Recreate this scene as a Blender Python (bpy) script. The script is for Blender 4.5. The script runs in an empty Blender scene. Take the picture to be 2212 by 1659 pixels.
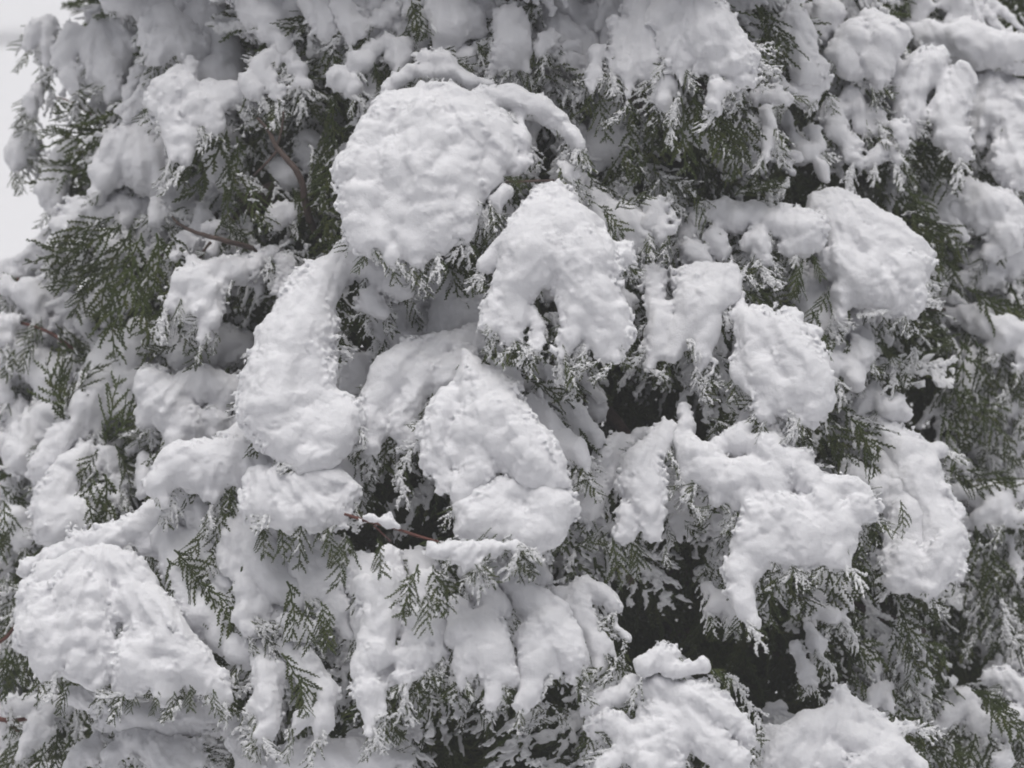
import bpy, math, random
import numpy as np
from mathutils import Matrix, Vector

random.seed(7)
rng = np.random.default_rng(7)
S = bpy.context.scene

# ------------------------------------------------------------------ camera, sky, sun, exposure
PITCH = math.radians(20.0)
F = np.array([0, math.cos(PITCH), -math.sin(PITCH)])      # view direction
R_ = np.array([1.0, 0, 0])
U = np.array([0, math.sin(PITCH), math.cos(PITCH)])
CAM = np.array([0, 0, 1.15]) - F * 6.0
HFOV = 2 * math.atan(0.65 / 6.0)                          # the frame is 1.3 m wide at the tree
cam_data = bpy.data.cameras.new('camera')
cam = bpy.data.objects.new('camera', cam_data)
S.collection.objects.link(cam)
cam.location = CAM
cam.rotation_euler = (math.pi / 2 - PITCH, 0, 0)
cam_data.sensor_width = 36
cam_data.angle = HFOV
cam_data.clip_end = 400
cam_data.dof.use_dof = True
cam_data.dof.focus_distance = 5.93
cam_data.dof.aperture_fstop = 3.6
S.camera = cam

world = bpy.data.worlds.new('World')
S.world = world
world.use_nodes = True
wn = world.node_tree
wn.nodes.clear()
SUN_EL, SUN_AZ = math.radians(86), math.radians(190)
sky = wn.nodes.new('ShaderNodeTexSky')
sky.sky_type = 'NISHITA'
sky.sun_disc = False
sky.sun_elevation = SUN_EL
sky.sun_rotation = SUN_AZ
sky.air_density = 1.0
sky.dust_density = 6.0
hs = wn.nodes.new('ShaderNodeHueSaturation')             # cloud cover takes the blue out of the sky
hs.inputs['Saturation'].default_value = 0.34
bg = wn.nodes.new('ShaderNodeBackground')
bg.inputs['Strength'].default_value = 0.05
wo = wn.nodes.new('ShaderNodeOutputWorld')
wn.links.new(sky.outputs['Color'], hs.inputs['Color'])
wn.links.new(hs.outputs['Color'], bg.inputs['Color'])
wn.links.new(bg.outputs['Background'], wo.inputs['Surface'])

sl = bpy.data.lights.new('sun', 'SUN')
sl.energy = 1.5
sl.angle = math.radians(55)
sl.color = (1.0, 0.993, 0.99)
sun = bpy.data.objects.new('sun', sl)
S.collection.objects.link(sun)
sd = Vector((math.sin(SUN_AZ) * math.cos(SUN_EL), math.cos(SUN_AZ) * math.cos(SUN_EL), math.sin(SUN_EL)))
sun.rotation_euler = (-sd).to_track_quat('-Z', 'Y').to_euler()
sun.location = (0, 0, 12)

S.view_settings.view_transform = 'Standard'
S.view_settings.look = 'None'
S.view_settings.gamma = 1
S.view_settings.use_curve_mapping = False
S.view_settings.exposure = 0.42
S.cycles.filter_width = 1.9
S.cycles.max_bounces = 10
S.cycles.diffuse_bounces = 6

# ------------------------------------------------------------------ picture units -> metres
# "d" units: the photograph seen 2212 wide.  Places are kept in pieces of the photograph (tiles).
TK = 0.3541
TILES = {1: (0, 0), 2: (691.2, 0), 3: (1434.3, 0), 4: (0, 535.7), 5: (691.2, 535.7), 6: (1434.3, 535.7),
         7: (0, 1071.4), 8: (691.2, 1071.4), 9: (1434.3, 1071.4)}


def mpp(depth):
    return 2 * depth * math.tan(HFOV / 2) / 2212.0


def base_depth(x, y):
    return 6.0 + 0.34 * ((x - 1120) / 1100.0) ** 2 + 0.06 * (829 - y) / 829.0


def world_pt(x, y, depth):
    k = mpp(depth)
    return CAM + F * depth + R_ * ((x - 1106) * k) + U * (-(y - 829.5) * k)


def t2d(tile, x, y):
    o = TILES[tile]
    return o[0] + x * TK, o[1] + y * TK


# ------------------------------------------------------------------ noise and surface extraction
_perm = rng.permutation(256).astype(np.int64)
_perm = np.concatenate([_perm, _perm])
_g = rng.normal(size=(256, 3))
_g /= np.linalg.norm(_g, axis=1)[:, None]
_g = _g.astype(np.float32)


def perlin(p):
    i = np.floor(p).astype(np.int64)
    f = (p - i).astype(np.float32)
    i &= 255
    u = f * f * f * (f * (f * 6 - 15) + 10)
    out = 0
    for dx in (0, 1):
        wx = u[:, 0] if dx else 1 - u[:, 0]
        px = _perm[(i[:, 0] + dx) & 255]
        for dy in (0, 1):
            wy = u[:, 1] if dy else 1 - u[:, 1]
            py = _perm[px + ((i[:, 1] + dy) & 255)]
            for dz in (0, 1):
                wz = u[:, 2] if dz else 1 - u[:, 2]
                g = _g[_perm[py + ((i[:, 2] + dz) & 255)]]
                d = g[:, 0] * (f[:, 0] - dx) + g[:, 1] * (f[:, 1] - dy) + g[:, 2] * (f[:, 2] - dz)
                out = out + wx * wy * wz * d
    return out


def surface_nets(V, org, h):
    """Zero surface of V (negative inside) as vertices and quads."""
    nx, ny, nz = V.shape
    ins = V < 0
    cnt = np.zeros((nx - 1, ny - 1, nz - 1), np.int8)
    for dx in (0, 1):
        for dy in (0, 1):
            for dz in (0, 1):
                cnt += ins[dx:nx - 1 + dx, dy:ny - 1 + dy, dz:nz - 1 + dz]
    act = (cnt > 0) & (cnt < 8)
    ci = np.argwhere(act)
    if len(ci) == 0:
        return np.zeros((0, 3)), np.zeros((0, 4), np.int64)
    idx = -np.ones(act.shape, np.int64)
    idx[act] = np.arange(len(ci))
    corners = [(a, b, c) for a in (0, 1) for b in (0, 1) for c in (0, 1)]
    vals = {c: V[ci[:, 0] + c[0], ci[:, 1] + c[1], ci[:, 2] + c[2]] for c in corners}
    acc = np.zeros((len(ci), 3))
    n = np.zeros(len(ci))
    for a in corners:
        for ax in range(3):
            if a[ax] == 0:
                b = list(a); b[ax] = 1; b = tuple(b)
                va, vb = vals[a], vals[b]
                m = (va < 0) != (vb < 0)
                t = np.where(m, va / np.where(m, va - vb, 1), 0)
                p = np.array(a, float)[None, :].repeat(len(ci), 0)
                p[:, ax] += t
                acc += p * m[:, None]
                n += m
    verts = (ci + acc / n[:, None]) * h + org
    quads = []
    for ax in range(3):
        b, c = (ax + 1) % 3, (ax + 2) % 3
        sl0 = [slice(None)] * 3; sl1 = [slice(None)] * 3
        sl0[ax] = slice(0, -1); sl1[ax] = slice(1, None)
        for s in (sl0, sl1):
            s[b] = slice(1, -1); s[c] = slice(1, -1)
        A, B = ins[tuple(sl0)], ins[tuple(sl1)]
        e = np.argwhere(A != B)
        if len(e) == 0:
            continue
        flip = A[e[:, 0], e[:, 1], e[:, 2]]
        base = e.copy()
        base[:, b] += 1; base[:, c] += 1
        def cell(db, dc):
            q = base.copy(); q[:, b] -= db; q[:, c] -= dc
            return idx[q[:, 0], q[:, 1], q[:, 2]]
        q = np.stack([cell(1, 1), cell(0, 1), cell(0, 0), cell(1, 0)], 1)
        q[~flip] = q[~flip][:, ::-1]
        quads.append(q)
    q = np.concatenate(quads)
    q = q[(q >= 0).all(1)]
    return verts, q


def main_body(v, q):
    """Drop stray specks: keep the largest connected piece."""
    lab = np.arange(len(v))
    while True:
        m = lab[q].min(1)
        new = lab.copy()
        for k in range(4):
            np.minimum.at(new, q[:, k], m)
        new = new[new]
        if (new == lab).all():
            break
        lab = new
    ids, cnt = np.unique(lab, return_counts=True)
    keep = lab == ids[cnt.argmax()]
    remap = np.cumsum(keep) - 1
    q = q[keep[q[:, 0]]]
    return v[keep], remap[q]


def fill_mesh(me, verts, faces_flat, sizes, smooth=True, mats=None):
    nv, nf = len(verts), len(sizes)
    me.vertices.add(nv)
    me.vertices.foreach_set('co', np.asarray(verts, np.float32).ravel())
    me.loops.add(len(faces_flat))
    me.loops.foreach_set('vertex_index', np.asarray(faces_flat, np.int32))
    me.polygons.add(nf)
    st = np.concatenate([[0], np.cumsum(sizes)[:-1]]).astype(np.int32)
    me.polygons.foreach_set('loop_start', st)
    me.polygons.foreach_set('loop_total', np.asarray(sizes, np.int32))
    if mats is not None:
        me.polygons.foreach_set('material_index', np.asarray(mats, np.int32))
    me.update(calc_edges=True)
    me.polygons.foreach_set('use_smooth', np.full(nf, smooth, bool))
    me.validate(verbose=False)


def quad_mesh(name, verts, quads, mat):
    me = bpy.data.meshes.new(name)
    fill_mesh(me, verts, quads.ravel(), np.full(len(quads), 4))
    me.materials.append(mat)
    return me


def new_obj(name, me, loc=(0, 0, 0), parent=None):
    o = bpy.data.objects.new(name, me)
    S.collection.objects.link(o)
    o.location = loc
    if parent is not None:
        o.parent = parent
    return o


def tag(o, label=None, cat=None, group=None, kind=None):
    if label: o['label'] = label
    if cat: o['category'] = cat
    if group: o['group'] = group
    if kind: o['kind'] = kind
    return o


# ------------------------------------------------------------------ materials
def nodes(name):
    m = bpy.data.materials.new(name)
    m.use_nodes = True
    nt = m.node_tree
    return m, nt, nt.nodes['Principled BSDF']


def ramp(nt, fac, stops):
    r = nt.nodes.new('ShaderNodeValToRGB')
    el = r.color_ramp.elements
    while len(el) < len(stops):
        el.new(0.5)
    for e, (p, c) in zip(el, stops):
        e.position = p
        e.color = (*c, 1)
    nt.links.new(fac, r.inputs['Fac'])
    return r


def noise(nt, scale, detail=3, rough=0.55, coord='Object'):
    tc = nt.nodes.new('ShaderNodeTexCoord')
    n = nt.nodes.new('ShaderNodeTexNoise')
    n.inputs['Scale'].default_value = scale
    n.inputs['Detail'].default_value = detail
    n.inputs['Roughness'].default_value = rough
    nt.links.new(tc.outputs[coord], n.inputs['Vector'])
    return n


def snow_material(name, bump_scale, bump, col=(0.805, 0.803, 0.825), sss=0.0):
    m, nt, b = nodes(name)
    n = noise(nt, 30, 3)
    r = ramp(nt, n.outputs['Fac'], [(0.3, tuple(c * 0.96 for c in col)), (0.7, col)])
    nt.links.new(r.outputs['Color'], b.inputs['Base Color'])
    b.inputs['Roughness'].default_value = 0.9
    if sss:
        b.inputs['Subsurface Weight'].default_value = 1.0
        b.inputs['Subsurface Radius'].default_value = (1.0, 1.0, 1.0)
        b.inputs['Subsurface Scale'].default_value = sss
    b.inputs['Specular IOR Level'].default_value = 0.15
    n2 = noise(nt, bump_scale, 4, 0.7)
    bp = nt.nodes.new('ShaderNodeBump')
    bp.inputs['Strength'].default_value = bump
    bp.inputs['Distance'].default_value = 0.002
    nt.links.new(n2.outputs['Fac'], bp.inputs['Height'])
    nt.links.new(bp.outputs['Normal'], b.inputs['Normal'])
    return m


M_SNOW = snow_material('fresh_snow', 480, 0.75, sss=0.003)
M_DUST = snow_material('dusted_snow', 500, 0.5, (0.78, 0.78, 0.79))
M_GROUND = snow_material('ground_snow', 14, 0.4, (0.80, 0.80, 0.82))


def leaf_material():
    m, nt, b = nodes('thuja_leaf')
    n = noise(nt, 22, 3, 0.6)
    r = ramp(nt, n.outputs['Fac'], [(0.3, (0.028, 0.043, 0.012)), (0.52, (0.052, 0.069, 0.017)), (0.72, (0.090, 0.092, 0.024)), (0.82, (0.130, 0.092, 0.036))])
    oi = nt.nodes.new('ShaderNodeObjectInfo')
    hsv = nt.nodes.new('ShaderNodeHueSaturation')
    mr = nt.nodes.new('ShaderNodeMapRange')
    mr.inputs['To Min'].default_value = 0.75
    mr.inputs['To Max'].default_value = 1.25
    nt.links.new(oi.outputs['Random'], mr.inputs['Value'])
    nt.links.new(mr.outputs['Result'], hsv.inputs['Value'])
    nt.links.new(r.outputs['Color'], hsv.inputs['Color'])
    # rime caught on the scale leaves in patches
    n2 = noise(nt, 260, 2, 0.6)
    n3 = noise(nt, 14, 2, 0.5)
    mu = nt.nodes.new('ShaderNodeMath'); mu.operation = 'MULTIPLY'
    nt.links.new(n2.outputs['Fac'], mu.inputs[0]); nt.links.new(n3.outputs['Fac'], mu.inputs[1])
    rr = ramp(nt, mu.outputs[0], [(0.32, (0, 0, 0)), (0.40, (0.45, 0.45, 0.45))])
    mx = nt.nodes.new('ShaderNodeMix'); mx.data_type = 'RGBA'
    nt.links.new(rr.outputs['Color'], mx.inputs['Factor'])
    nt.links.new(hsv.outputs['Color'], mx.inputs['A'])
    mx.inputs['B'].default_value = (0.7, 0.7, 0.71, 1)
    nt.links.new(mx.outputs['Result'], b.inputs['Base Color'])
    b.inputs['Roughness'].default_value = 0.6
    b.inputs['Specular IOR Level'].default_value = 0.25
    return m


def bark_material(name, c0, c1):
    m, nt, b = nodes(name)
    n = noise(nt, 90, 4, 0.6)
    r = ramp(nt, n.outputs['Fac'], [(0.3, c0), (0.7, c1)])
    nt.links.new(r.outputs['Color'], b.inputs['Base Color'])
    b.inputs['Roughness'].default_value = 0.8
    bp = nt.nodes.new('ShaderNodeBump')
    bp.inputs['Strength'].default_value = 0.6
    bp.inputs['Distance'].default_value = 0.002
    nt.links.new(n.outputs['Fac'], bp.inputs['Height'])
    nt.links.new(bp.outputs['Normal'], b.inputs['Normal'])
    return m


M_LEAF = leaf_material()
M_BARK = bark_material('grey_brown_bark', (0.040, 0.028, 0.024), (0.11, 0.075, 0.064))
M_TWIG = bark_material('red_brown_twig', (0.060, 0.022, 0.018), (0.19, 0.070, 0.052))
M_PALE = bark_material('pale_dead_wood', (0.22, 0.20, 0.18), (0.36, 0.34, 0.31))

# ------------------------------------------------------------------ ground, wall behind
def ground():
    nx, ny = 120, 120
    xs = np.sign(np.linspace(-1, 1, nx)) * np.abs(np.linspace(-1, 1, nx)) ** 2.2 * 150
    ys = np.linspace(0, 1, ny) ** 2.0 * 260 - 12
    X, Y = np.meshgrid(xs, ys, indexing='ij')
    P = np.stack([X.ravel(), Y.ravel(), np.zeros(X.size)], 1)
    P[:, 2] = 0.10 * perlin(P * 0.35 + 3.1) + 0.04 * perlin(P * 1.3 + 9.7)
    i = np.arange(nx * ny).reshape(nx, ny)
    q = np.stack([i[:-1, :-1], i[1:, :-1], i[1:, 1:], i[:-1, 1:]], -1).reshape(-1, 4)
    o = new_obj('snow_ground', quad_mesh('snow_ground', P, q, M_GROUND))
    tag(o, 'smooth snow covering the ground behind the tree', kind='structure')


ground()


def snow_bank():
    """The low bank at the far edge of the open snow: a small undercut lip, then a slope with faint upright ridges."""
    nx = 220
    xs = np.linspace(-9, 6, nx)
    prof = [(0, -.15), (0.0, .0), (-.02, .03), (.03, .055), (.25, .10), (.7, .17), (1.3, .25), (2.2, .36), (5, .55), (30, .8)]
    P = []
    for x in xs:
        rdg = .008 * math.sin(x * 2 * math.pi / .24) + .01 * math.sin(x * 9.1 + 1)
        for k, (y, z) in enumerate(prof):
            P.append((x, 5.62 + y + .06 * math.sin(x * 1.7), z + (rdg if 3 < k < 7 else 0)))
    m = len(prof)
    ii = np.arange(nx * m).reshape(nx, m)
    q = np.stack([ii[:-1, :-1], ii[1:, :-1], ii[1:, 1:], ii[:-1, 1:]], -1).reshape(-1, 4)
    o = new_obj('snow_bank', quad_mesh('snow_bank', np.array(P), q, M_GROUND))
    tag(o, 'low snow bank with faint ridges at the far edge of the open ground', kind='structure')


snow_bank()

# ------------------------------------------------------------------ snow clumps
CLUMP_DATA = []


def clump(tile, label, layer, *strokes, lean=0.5, k=0.008, rough=1.0, h=None, fronds=True):
    """strokes: strings 'x,y,r x,y,r ...' in tile units; layer: cm nearer to the camera."""
    if h is None:
        h = .0020 if layer >= 5 else .0026 if layer < 0 else .0022
    st = []
    for s in strokes:
        pts = []
        for tok in s.split():
            a = [float(v) for v in tok.split(',')]
            x, y = t2d(tile, a[0], a[1])
            pts.append((x, y, a[2] * TK))
        if len(pts) == 1:
            pts.append((pts[0][0] + 2, pts[0][1] + 3, pts[0][2]))
        st.append(pts)
    CLUMP_DATA.append(dict(label=label, layer=(layer if layer > 0 else layer * .55) / 100.0, st=st, lean=lean, k=k, rough=rough, h=h, fronds=fronds))


# --- top left
clump(1, 'small snow clump on the far left twig tip, high against the pale ground', -12, '300,150,55 230,210,60 190,290,38', '290,220,48 290,300,38 295,380,22')
clump(1, 'lumpy grey snow mass on the upper left edge above the bare green spray', -8, '620,170,75 590,300,95 650,460,100 700,570,60', '760,170,90 790,320,80 740,420,60', '440,190,60 400,340,58 420,480,50 450,560,28')
clump(1, 'rounded pale snow lump with a small knob on its right, near the top left', -5, '1010,110,110 1090,180,105 1000,270,100 960,360,50', '1100,240,95 1220,290,68 1160,310,80', '920,150,80 900,240,50')
clump(1, 'shaded snow mass behind the rounded knobbed lump near the top left', -15, '1280,110,150 1340,250,115 1420,370,80', '1200,420,90 1330,440,90 1420,480,60')
clump(1, 'snow along the top edge left of the middle, drooping in two tongues', -6, '1500,10,90 1580,70,105 1640,150,90 1730,230,62 1735,310,38', '1790,40,90 1800,120,60', '1700,80,80')
clump(1, 'snow tongue at the top edge left of the dark green twig', -4, '1900,20,85 1960,90,80 1975,170,60 1995,230,36')
clump(1, 'snow bank cut by the top edge above the lumpy grey mass', -14, '720,0,80 860,40,80 1000,10,80', '1150,20,90 1300,-10,90')
clump(1, 'ragged white snow tongue with a raised tip, above the brown branch fork at left', 2, '1150,400,45 1100,480,70 1010,560,90 960,640,60', '1100,560,105 1180,680,80 1190,740,45', '1290,560,75 1430,590,58 1560,650,32 1600,690,18', '1050,660,90 1080,840,65 1050,980,26', '1150,780,70 1140,1000,22', '1260,660,90 1310,790,58')
clump(1, 'broad soft grey snow slope in the left of the tree behind the ragged tongue', -9, '850,780,100 800,900,140 900,1000,160 1000,1110,120 1080,1220,90 1150,1320,55', '720,930,110 650,1070,95 580,1170,60', '950,850,120 1030,960,120', lean=0.2)
clump(1, 'drooping snow pad at the left silhouette below the bare green spray', -13, '420,940,80 370,1080,85 330,1200,82 330,1300,48')
clump(1, 'round snow ball on the tip of the left green spray', -10, '140,850,72 100,930,62 90,1020,34', '205,880,28')
clump(1, 'thin snow edging on the upper twig of the left green spray', -10, '240,540,26 200,620,34 210,700,28', '285,480,30 300,540,22')
clump(1, 'fluffy snow heap above the large dark green patch at left', 0, '480,1280,88 380,1380,78 330,1450,48', '560,1310,88 640,1290,60', '800,1250,55 700,1240,48', '330,1530,44', '820,1300,38 760,1340,34')
clump(1, 'snow clot caught in the large dark green patch at left', 3, '640,1470,55 680,1560,62 680,1650,28')
clump(1, 'small snow pad by the forked twig at left', 0, '950,1270,46 960,1340,38 1010,1310,30')
clump(1, 'snow flecks on the dark green spray left of the big pillow', -2, '1600,400,65 1640,480,55 1690,560,48 1700,610,36', '1510,520,48 1560,560,46', '1760,340,42 1690,350,52 1640,385,40', '1840,430,30 1780,440,30', '1880,520,26 1830,500,26', h=0.0026)
clump(1, 'smooth snow pads in the fork of the brown branch at left', -16, '1530,920,62 1505,1020,58', '1610,840,36 1660,870,30', '1700,1010,55 1770,1090,60', '1880,900,90 1940,980,80')
clump(1, 'shaded snow below the brown branch fork left of the big pillow', -9, '1760,1300,75 1690,1330,52 1820,1270,45', '1600,1180,60 1540,1100,45')
clump(1, 'snow on the crooked twig left of centre', -2, '1250,1390,36 1370,1370,40', '1120,1460,58 1060,1560,62', '1330,1490,38 1300,1540,34', '1450,1420,60 1480,1520,50')
# --- top middle
clump(2, 'smooth grey snow lump at the top edge above the big pillow', -7, '780,40,145 800,150,140 780,260,85', '920,120,100 970,200,55', lean=0.2, rough=0.7)
clump(2, 'grey hooded snow lump beside the reddish stem at top centre', -3, '1150,140,105 1180,260,110 1120,350,80 1055,440,34', '1240,340,62 1265,430,36', '1160,390,45', lean=0.25, rough=0.8)
clump(2, 'biggest smooth white pillow of snow, above the middle of the tree', 6, '620,560,70 480,680,130 350,850,140 270,1050,140 250,1250,118 290,1400,88 290,1500,55', '750,600,110 620,800,190 520,1050,190 480,1280,120 430,1430,80 440,1570,44', '700,900,190 650,1150,170 620,1350,100 600,1500,62 600,1610,26', '850,650,115 900,850,170 860,1080,160 780,1300,120 730,1440,75 720,1520,36', '980,620,80 1080,800,115 1090,950,110 1030,1080,85 950,1180,66', '960,1150,90 880,1300,95 900,1440,46', '1000,600,55 1200,605,66 1330,650,62 1450,735,46 1530,815,36 1585,885,16', '1210,700,50 1230,850,55 1240,1000,46 1190,1060,44', k=0.012, rough=1.0)
clump(2, 'flat snow shelf resting on top of the biggest pillow', 1, '430,550,50 560,450,60 750,440,58 900,485,46 1030,515,26', '640,360,58 760,380,58 820,420,30')
clump(2, 'knobbly snow with green specks left above the biggest pillow', -4, '330,300,58 260,380,64 225,430,36', '420,260,58 420,350,48', '510,280,58 500,380,48 470,440,36', '120,480,60 200,540,50', h=0.0026)
clump(2, 'white snow wedge between the two grey lumps at top centre', -6, '860,290,36 900,380,58 940,410,38', '990,280,22 960,290,20')
clump(2, 'snow tongues at the top edge left of the smooth grey lump', -5, '130,40,75 170,150,50 185,250,28', '420,70,58 320,150,38', '600,140,56 570,220,46', '250,140,44 260,220,30')
clump(2, 'little white cap at the top edge right of the reddish stem', -4, '1330,20,36 1285,60,28', '1395,190,20 1380,250,42 1340,300,36')
clump(2, 'snow-capped twig ends right of the grey hooded lump', -3, '1500,280,44 1420,330,36', '1560,430,46 1480,420,28', '1560,290,24')
clump(2, 'dim snow behind the top right of the grey hooded lump', -14, '1480,60,130 1420,120,90', '1700,120,110 1620,210,80', rough=0.7)
clump(2, 'snow hand with drooping fingers at the top, right of centre', 2, '1980,60,140 2000,200,110 1960,350,66 1890,420,56 1800,430,40', '1990,250,90 2040,400,76 2095,540,58 2050,610,46', '1850,190,90 1810,350,56 1780,410,34', '1880,440,42 1880,520,34 1885,610,22', '2010,350,50 1990,480,30', '2100,640,55 2140,740,16', '1700,340,56 1685,450,46 1660,560,32')
clump(2, 'thin veil of grey snow between two boughs right of the biggest pillow', -10, '1760,700,105 1740,880,115 1690,990,55', '1850,850,75 1800,950,55', rough=0.5, lean=0.1)
clump(5, 'second white pillow, egg shaped with finger ends, right of the biggest', 10, '1350,-320,70 1350,-160,160 1300,50,200 1190,220,150 1080,350,66 1060,475,42', '1430,-330,85 1530,-100,180 1600,100,200 1650,280,150 1760,420,100 1800,560,52 1800,675,26', '1200,250,130 1190,420,66 1175,535,40', '1290,380,40 1330,480,30 1310,610,18', '1490,280,85 1545,430,80 1515,560,64 1480,665,32', '1640,400,84 1690,560,56 1695,670,28', '1630,590,30 1570,725,14', '1090,50,56 1010,130,46', '1830,40,56', k=0.008, rough=0.85)
clump(2, 'two small snow tufts on the twig left of the egg shaped pillow', 9, '1130,1175,46 1060,1230,44 1075,1295,26', '950,1270,36')
clump(2, 'small snow knob standing on the twig tip above the egg shaped pillow', 6, '1485,1015,32 1530,1070,46 1540,1125,32')
clump(2, 'snow pads right of the egg shaped pillow, beside the dark hollow', -1, '1740,1260,56 1765,1390,46', '2050,1270,76 2085,1400,66', '2030,1330,60 1980,1390,40', '2040,1060,46 2080,1085,54 2145,1105,26', '1960,960,34')
# --- top right
clump(3, 'large ragged snow cap at the top above the green fern-like spray', 7, '180,60,170 280,230,180 430,330,130 545,365,54', '80,190,115 120,400,85 90,590,34', '260,300,115 330,430,66', '420,420,120 480,500,56 340,560,66 320,645,34', '10,80,110 50,300,80', k=0.010)
clump(3, 'snowy rim on the right of the green fern-like spray', 5, '560,580,44 700,580,38 755,610,22', '620,690,30 670,850,24', '640,760,22 600,960,16', h=0.0026)
clump(3, 'soft snow pad above the dark hollow at upper right', -1, '860,510,86 960,500,56 890,600,36', '810,560,58')
clump(3, 'bright hazy snow column at the top right of the tree', -8, '1150,240,110 1080,350,90 1150,440,66', '1250,130,58 1350,250,125 1280,390,85 1295,500,46', '1000,80,100 950,200,70', rough=0.8)
clump(3, 'top of the billowing snow cloud at the upper right edge', -9, '1500,190,60 1620,230,105', '1830,240,140 2000,300,130', '2140,330,125', rough=1.3)
clump(3, 'left lobe of the billowing snow cloud, hanging into the upper right hollow', -2, '1620,400,125 1490,560,115 1500,700,92 1480,840,48', '1800,500,120 1720,680,112 1740,830,74 1785,930,36', '1400,420,80 1380,520,60', rough=1.3)
clump(3, 'right lobe of the billowing snow cloud, cut by the right edge of the photo', -4, '2000,540,115 1930,690,98 1900,870,52', '2150,600,120 2110,790,112 2100,1000,98 2150,1110,64', rough=1.3)
clump(3, 'snow lumps against the pale sky gap at the top right', -16, '1560,40,90 1540,130,55', '1790,10,110 1870,120,58', '1760,100,36 1740,150,40')
clump(3, 'round snow boulder at the right edge below the billowing cloud', -3, '1830,1180,95 1950,1280,145 2080,1300,105 2060,1450,95 1980,1535,42', '1790,1290,110 1770,1370,60')
clump(3, 'snow beards hanging into the dark hollow at upper right', -5, '1150,580,75 1200,690,56 1205,765,44', '1040,680,76 1050,800,64 1120,900,46 1130,990,28', '1290,710,56 1300,800,46', '1420,800,66 1445,890,36', '1340,910,55 1280,980,26', '1390,970,26', h=0.0026)
clump(3, 'thin snow strings in the middle of the dark hollow at upper right', -9, '740,700,46 765,830,34', '820,870,36 860,940,46 915,965,26', '900,800,36 950,890,30', '955,1030,30 970,1100,16', h=0.0026)
clump(3, 'long bright snow arch below the upper right hollow', 5, '940,1235,70 1060,1250,88 1200,1330,118 1350,1420,118 1450,1530,98 1520,1640,80 1540,1720,60', '1000,1350,125 1150,1450,135 1300,1560,135 1420,1680,125 1500,1800,84', '1540,1540,44 1600,1560,26', '1100,1610,150 1250,1710,140 1390,1810,100 1470,1895,44', '1050,1810,80 1040,1910,34', k=0.011)
clump(3, 'jagged snow crest left of the long bright arch', 0, '560,1300,86 450,1330,76 370,1290,70', '690,1130,54 640,1190,46', '720,1110,36 765,1075,18', '700,1350,105 850,1430,105 760,1510,76', '560,1490,86 600,1600,54', '300,1450,54 355,1540,34', '250,1290,72 180,1330,50', '180,1540,54 230,1590,40')
clump(6, 'snow hanging in shreds below the long bright arch', 2, '1350,420,70 1450,560,76 1525,590,34', '1200,550,66 1250,650,74 1220,750,34', '1400,680,54 1470,690,30', '1050,500,40 1060,600,30', '1150,430,50 1180,500,40', h=0.0026)
# --- middle left
clump(4, 'white snow fist with short drooping fingers left of the diagonal pillow', 2, '1450,130,76 1300,170,76 1150,240,95 1050,340,56', '1550,90,56 1650,30,36', '1250,250,112 1200,350,84 1120,400,54', '1300,300,74 1285,450,54 1250,570,32', '1170,90,36')
clump(4, 'shadowed snow wall behind the snow fist at left', -11, '1150,640,120 1300,600,115 1480,610,90', '850,500,80 800,650,88 770,800,88', '1000,560,80', lean=0.1, rough=0.7)
clump(4, 'wide quilted snow sheet left of the diagonal pillow', 0, '930,850,125 1050,950,145 1100,1080,135 1080,1190,95', '1250,830,112 1380,870,95 1450,840,64', '1310,1050,85 1300,1110,60', '900,1030,66', '1150,850,110', lean=0.25)
clump(4, 'sloping snow ledge at left between two dark green sprays', 3, '620,850,135 520,950,125 440,1080,85 350,1180,76 300,1260,56 260,1350,54', '650,950,95 600,1090,34')
clump(4, 'snow lumps around the reddish twig at the left edge', -2, '170,280,88 220,330,78 250,430,52', '60,470,66 40,550,56', '30,230,56', '400,530,46 460,620,84 560,690,84 640,740,52')
clump(4, 'snow cushions at the left edge below the reddish twig', -2, '40,690,58 70,760,50', '190,620,44 280,600,40', '180,760,46', '0,830,60 30,900,56', h=0.0026)
clump(4, 'drooping snow spikes at the left edge, halfway down', 0, '30,920,54 90,1000,70 120,1180,86 160,1300,50', '40,1200,60 100,1330,40', '220,1180,40 240,1280,30')
clump(4, 'knobby snow heap at lower left above the front ridge', 4, '520,1270,76 420,1380,105 350,1500,105 310,1610,90', '650,1260,66 690,1340,54', '480,1640,120 350,1700,100', '720,1430,46', '620,1500,44', '720,1530,34')
clump(4, 'narrow snow tongue left of the bright front arch', 3, '880,1310,56 900,1400,56 880,1490,34')
clump(4, 'pale snow bulge at the left edge above the lower left pillow', -1, '170,1540,105 130,1650,100 130,1740,70', '50,1450,50')
clump(4, 'long diagonal white pillow, curved like a thumb, left of centre', 9, '2140,60,95 1980,180,125 1850,380,155 1760,600,175 1680,800,180 1680,1000,180 1750,1150,140 1800,1260,100', '1900,250,145 1880,500,160 1900,750,140 1890,900,130', '1980,980,95 1900,1130,115', '1560,800,64 1540,950,54 1600,1050,54', '2080,960,76 2120,1050,92 2050,1150,112 1980,1280,90', '1860,1300,90', '2230,110,110 2400,180,95 2470,250,52', '2240,330,74 2320,390,42', k=0.012, rough=0.8)
clump(4, 'snow wedge under the foot of the thumb shaped pillow', 3, '1500,1120,85 1400,1190,66 1480,1200,60')
clump(4, 'bright snow arch like a bridge, in front at lower left', 14, '1000,1420,88 1080,1320,112 1250,1300,124 1450,1285,124 1580,1300,120 1700,1345,92 1785,1378,34', '1150,1380,90 1350,1370,100 1500,1370,100', '980,1480,64 1000,1550,52', '1350,1390,58 1310,1520,54 1290,1590,34', k=0.010)
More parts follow.
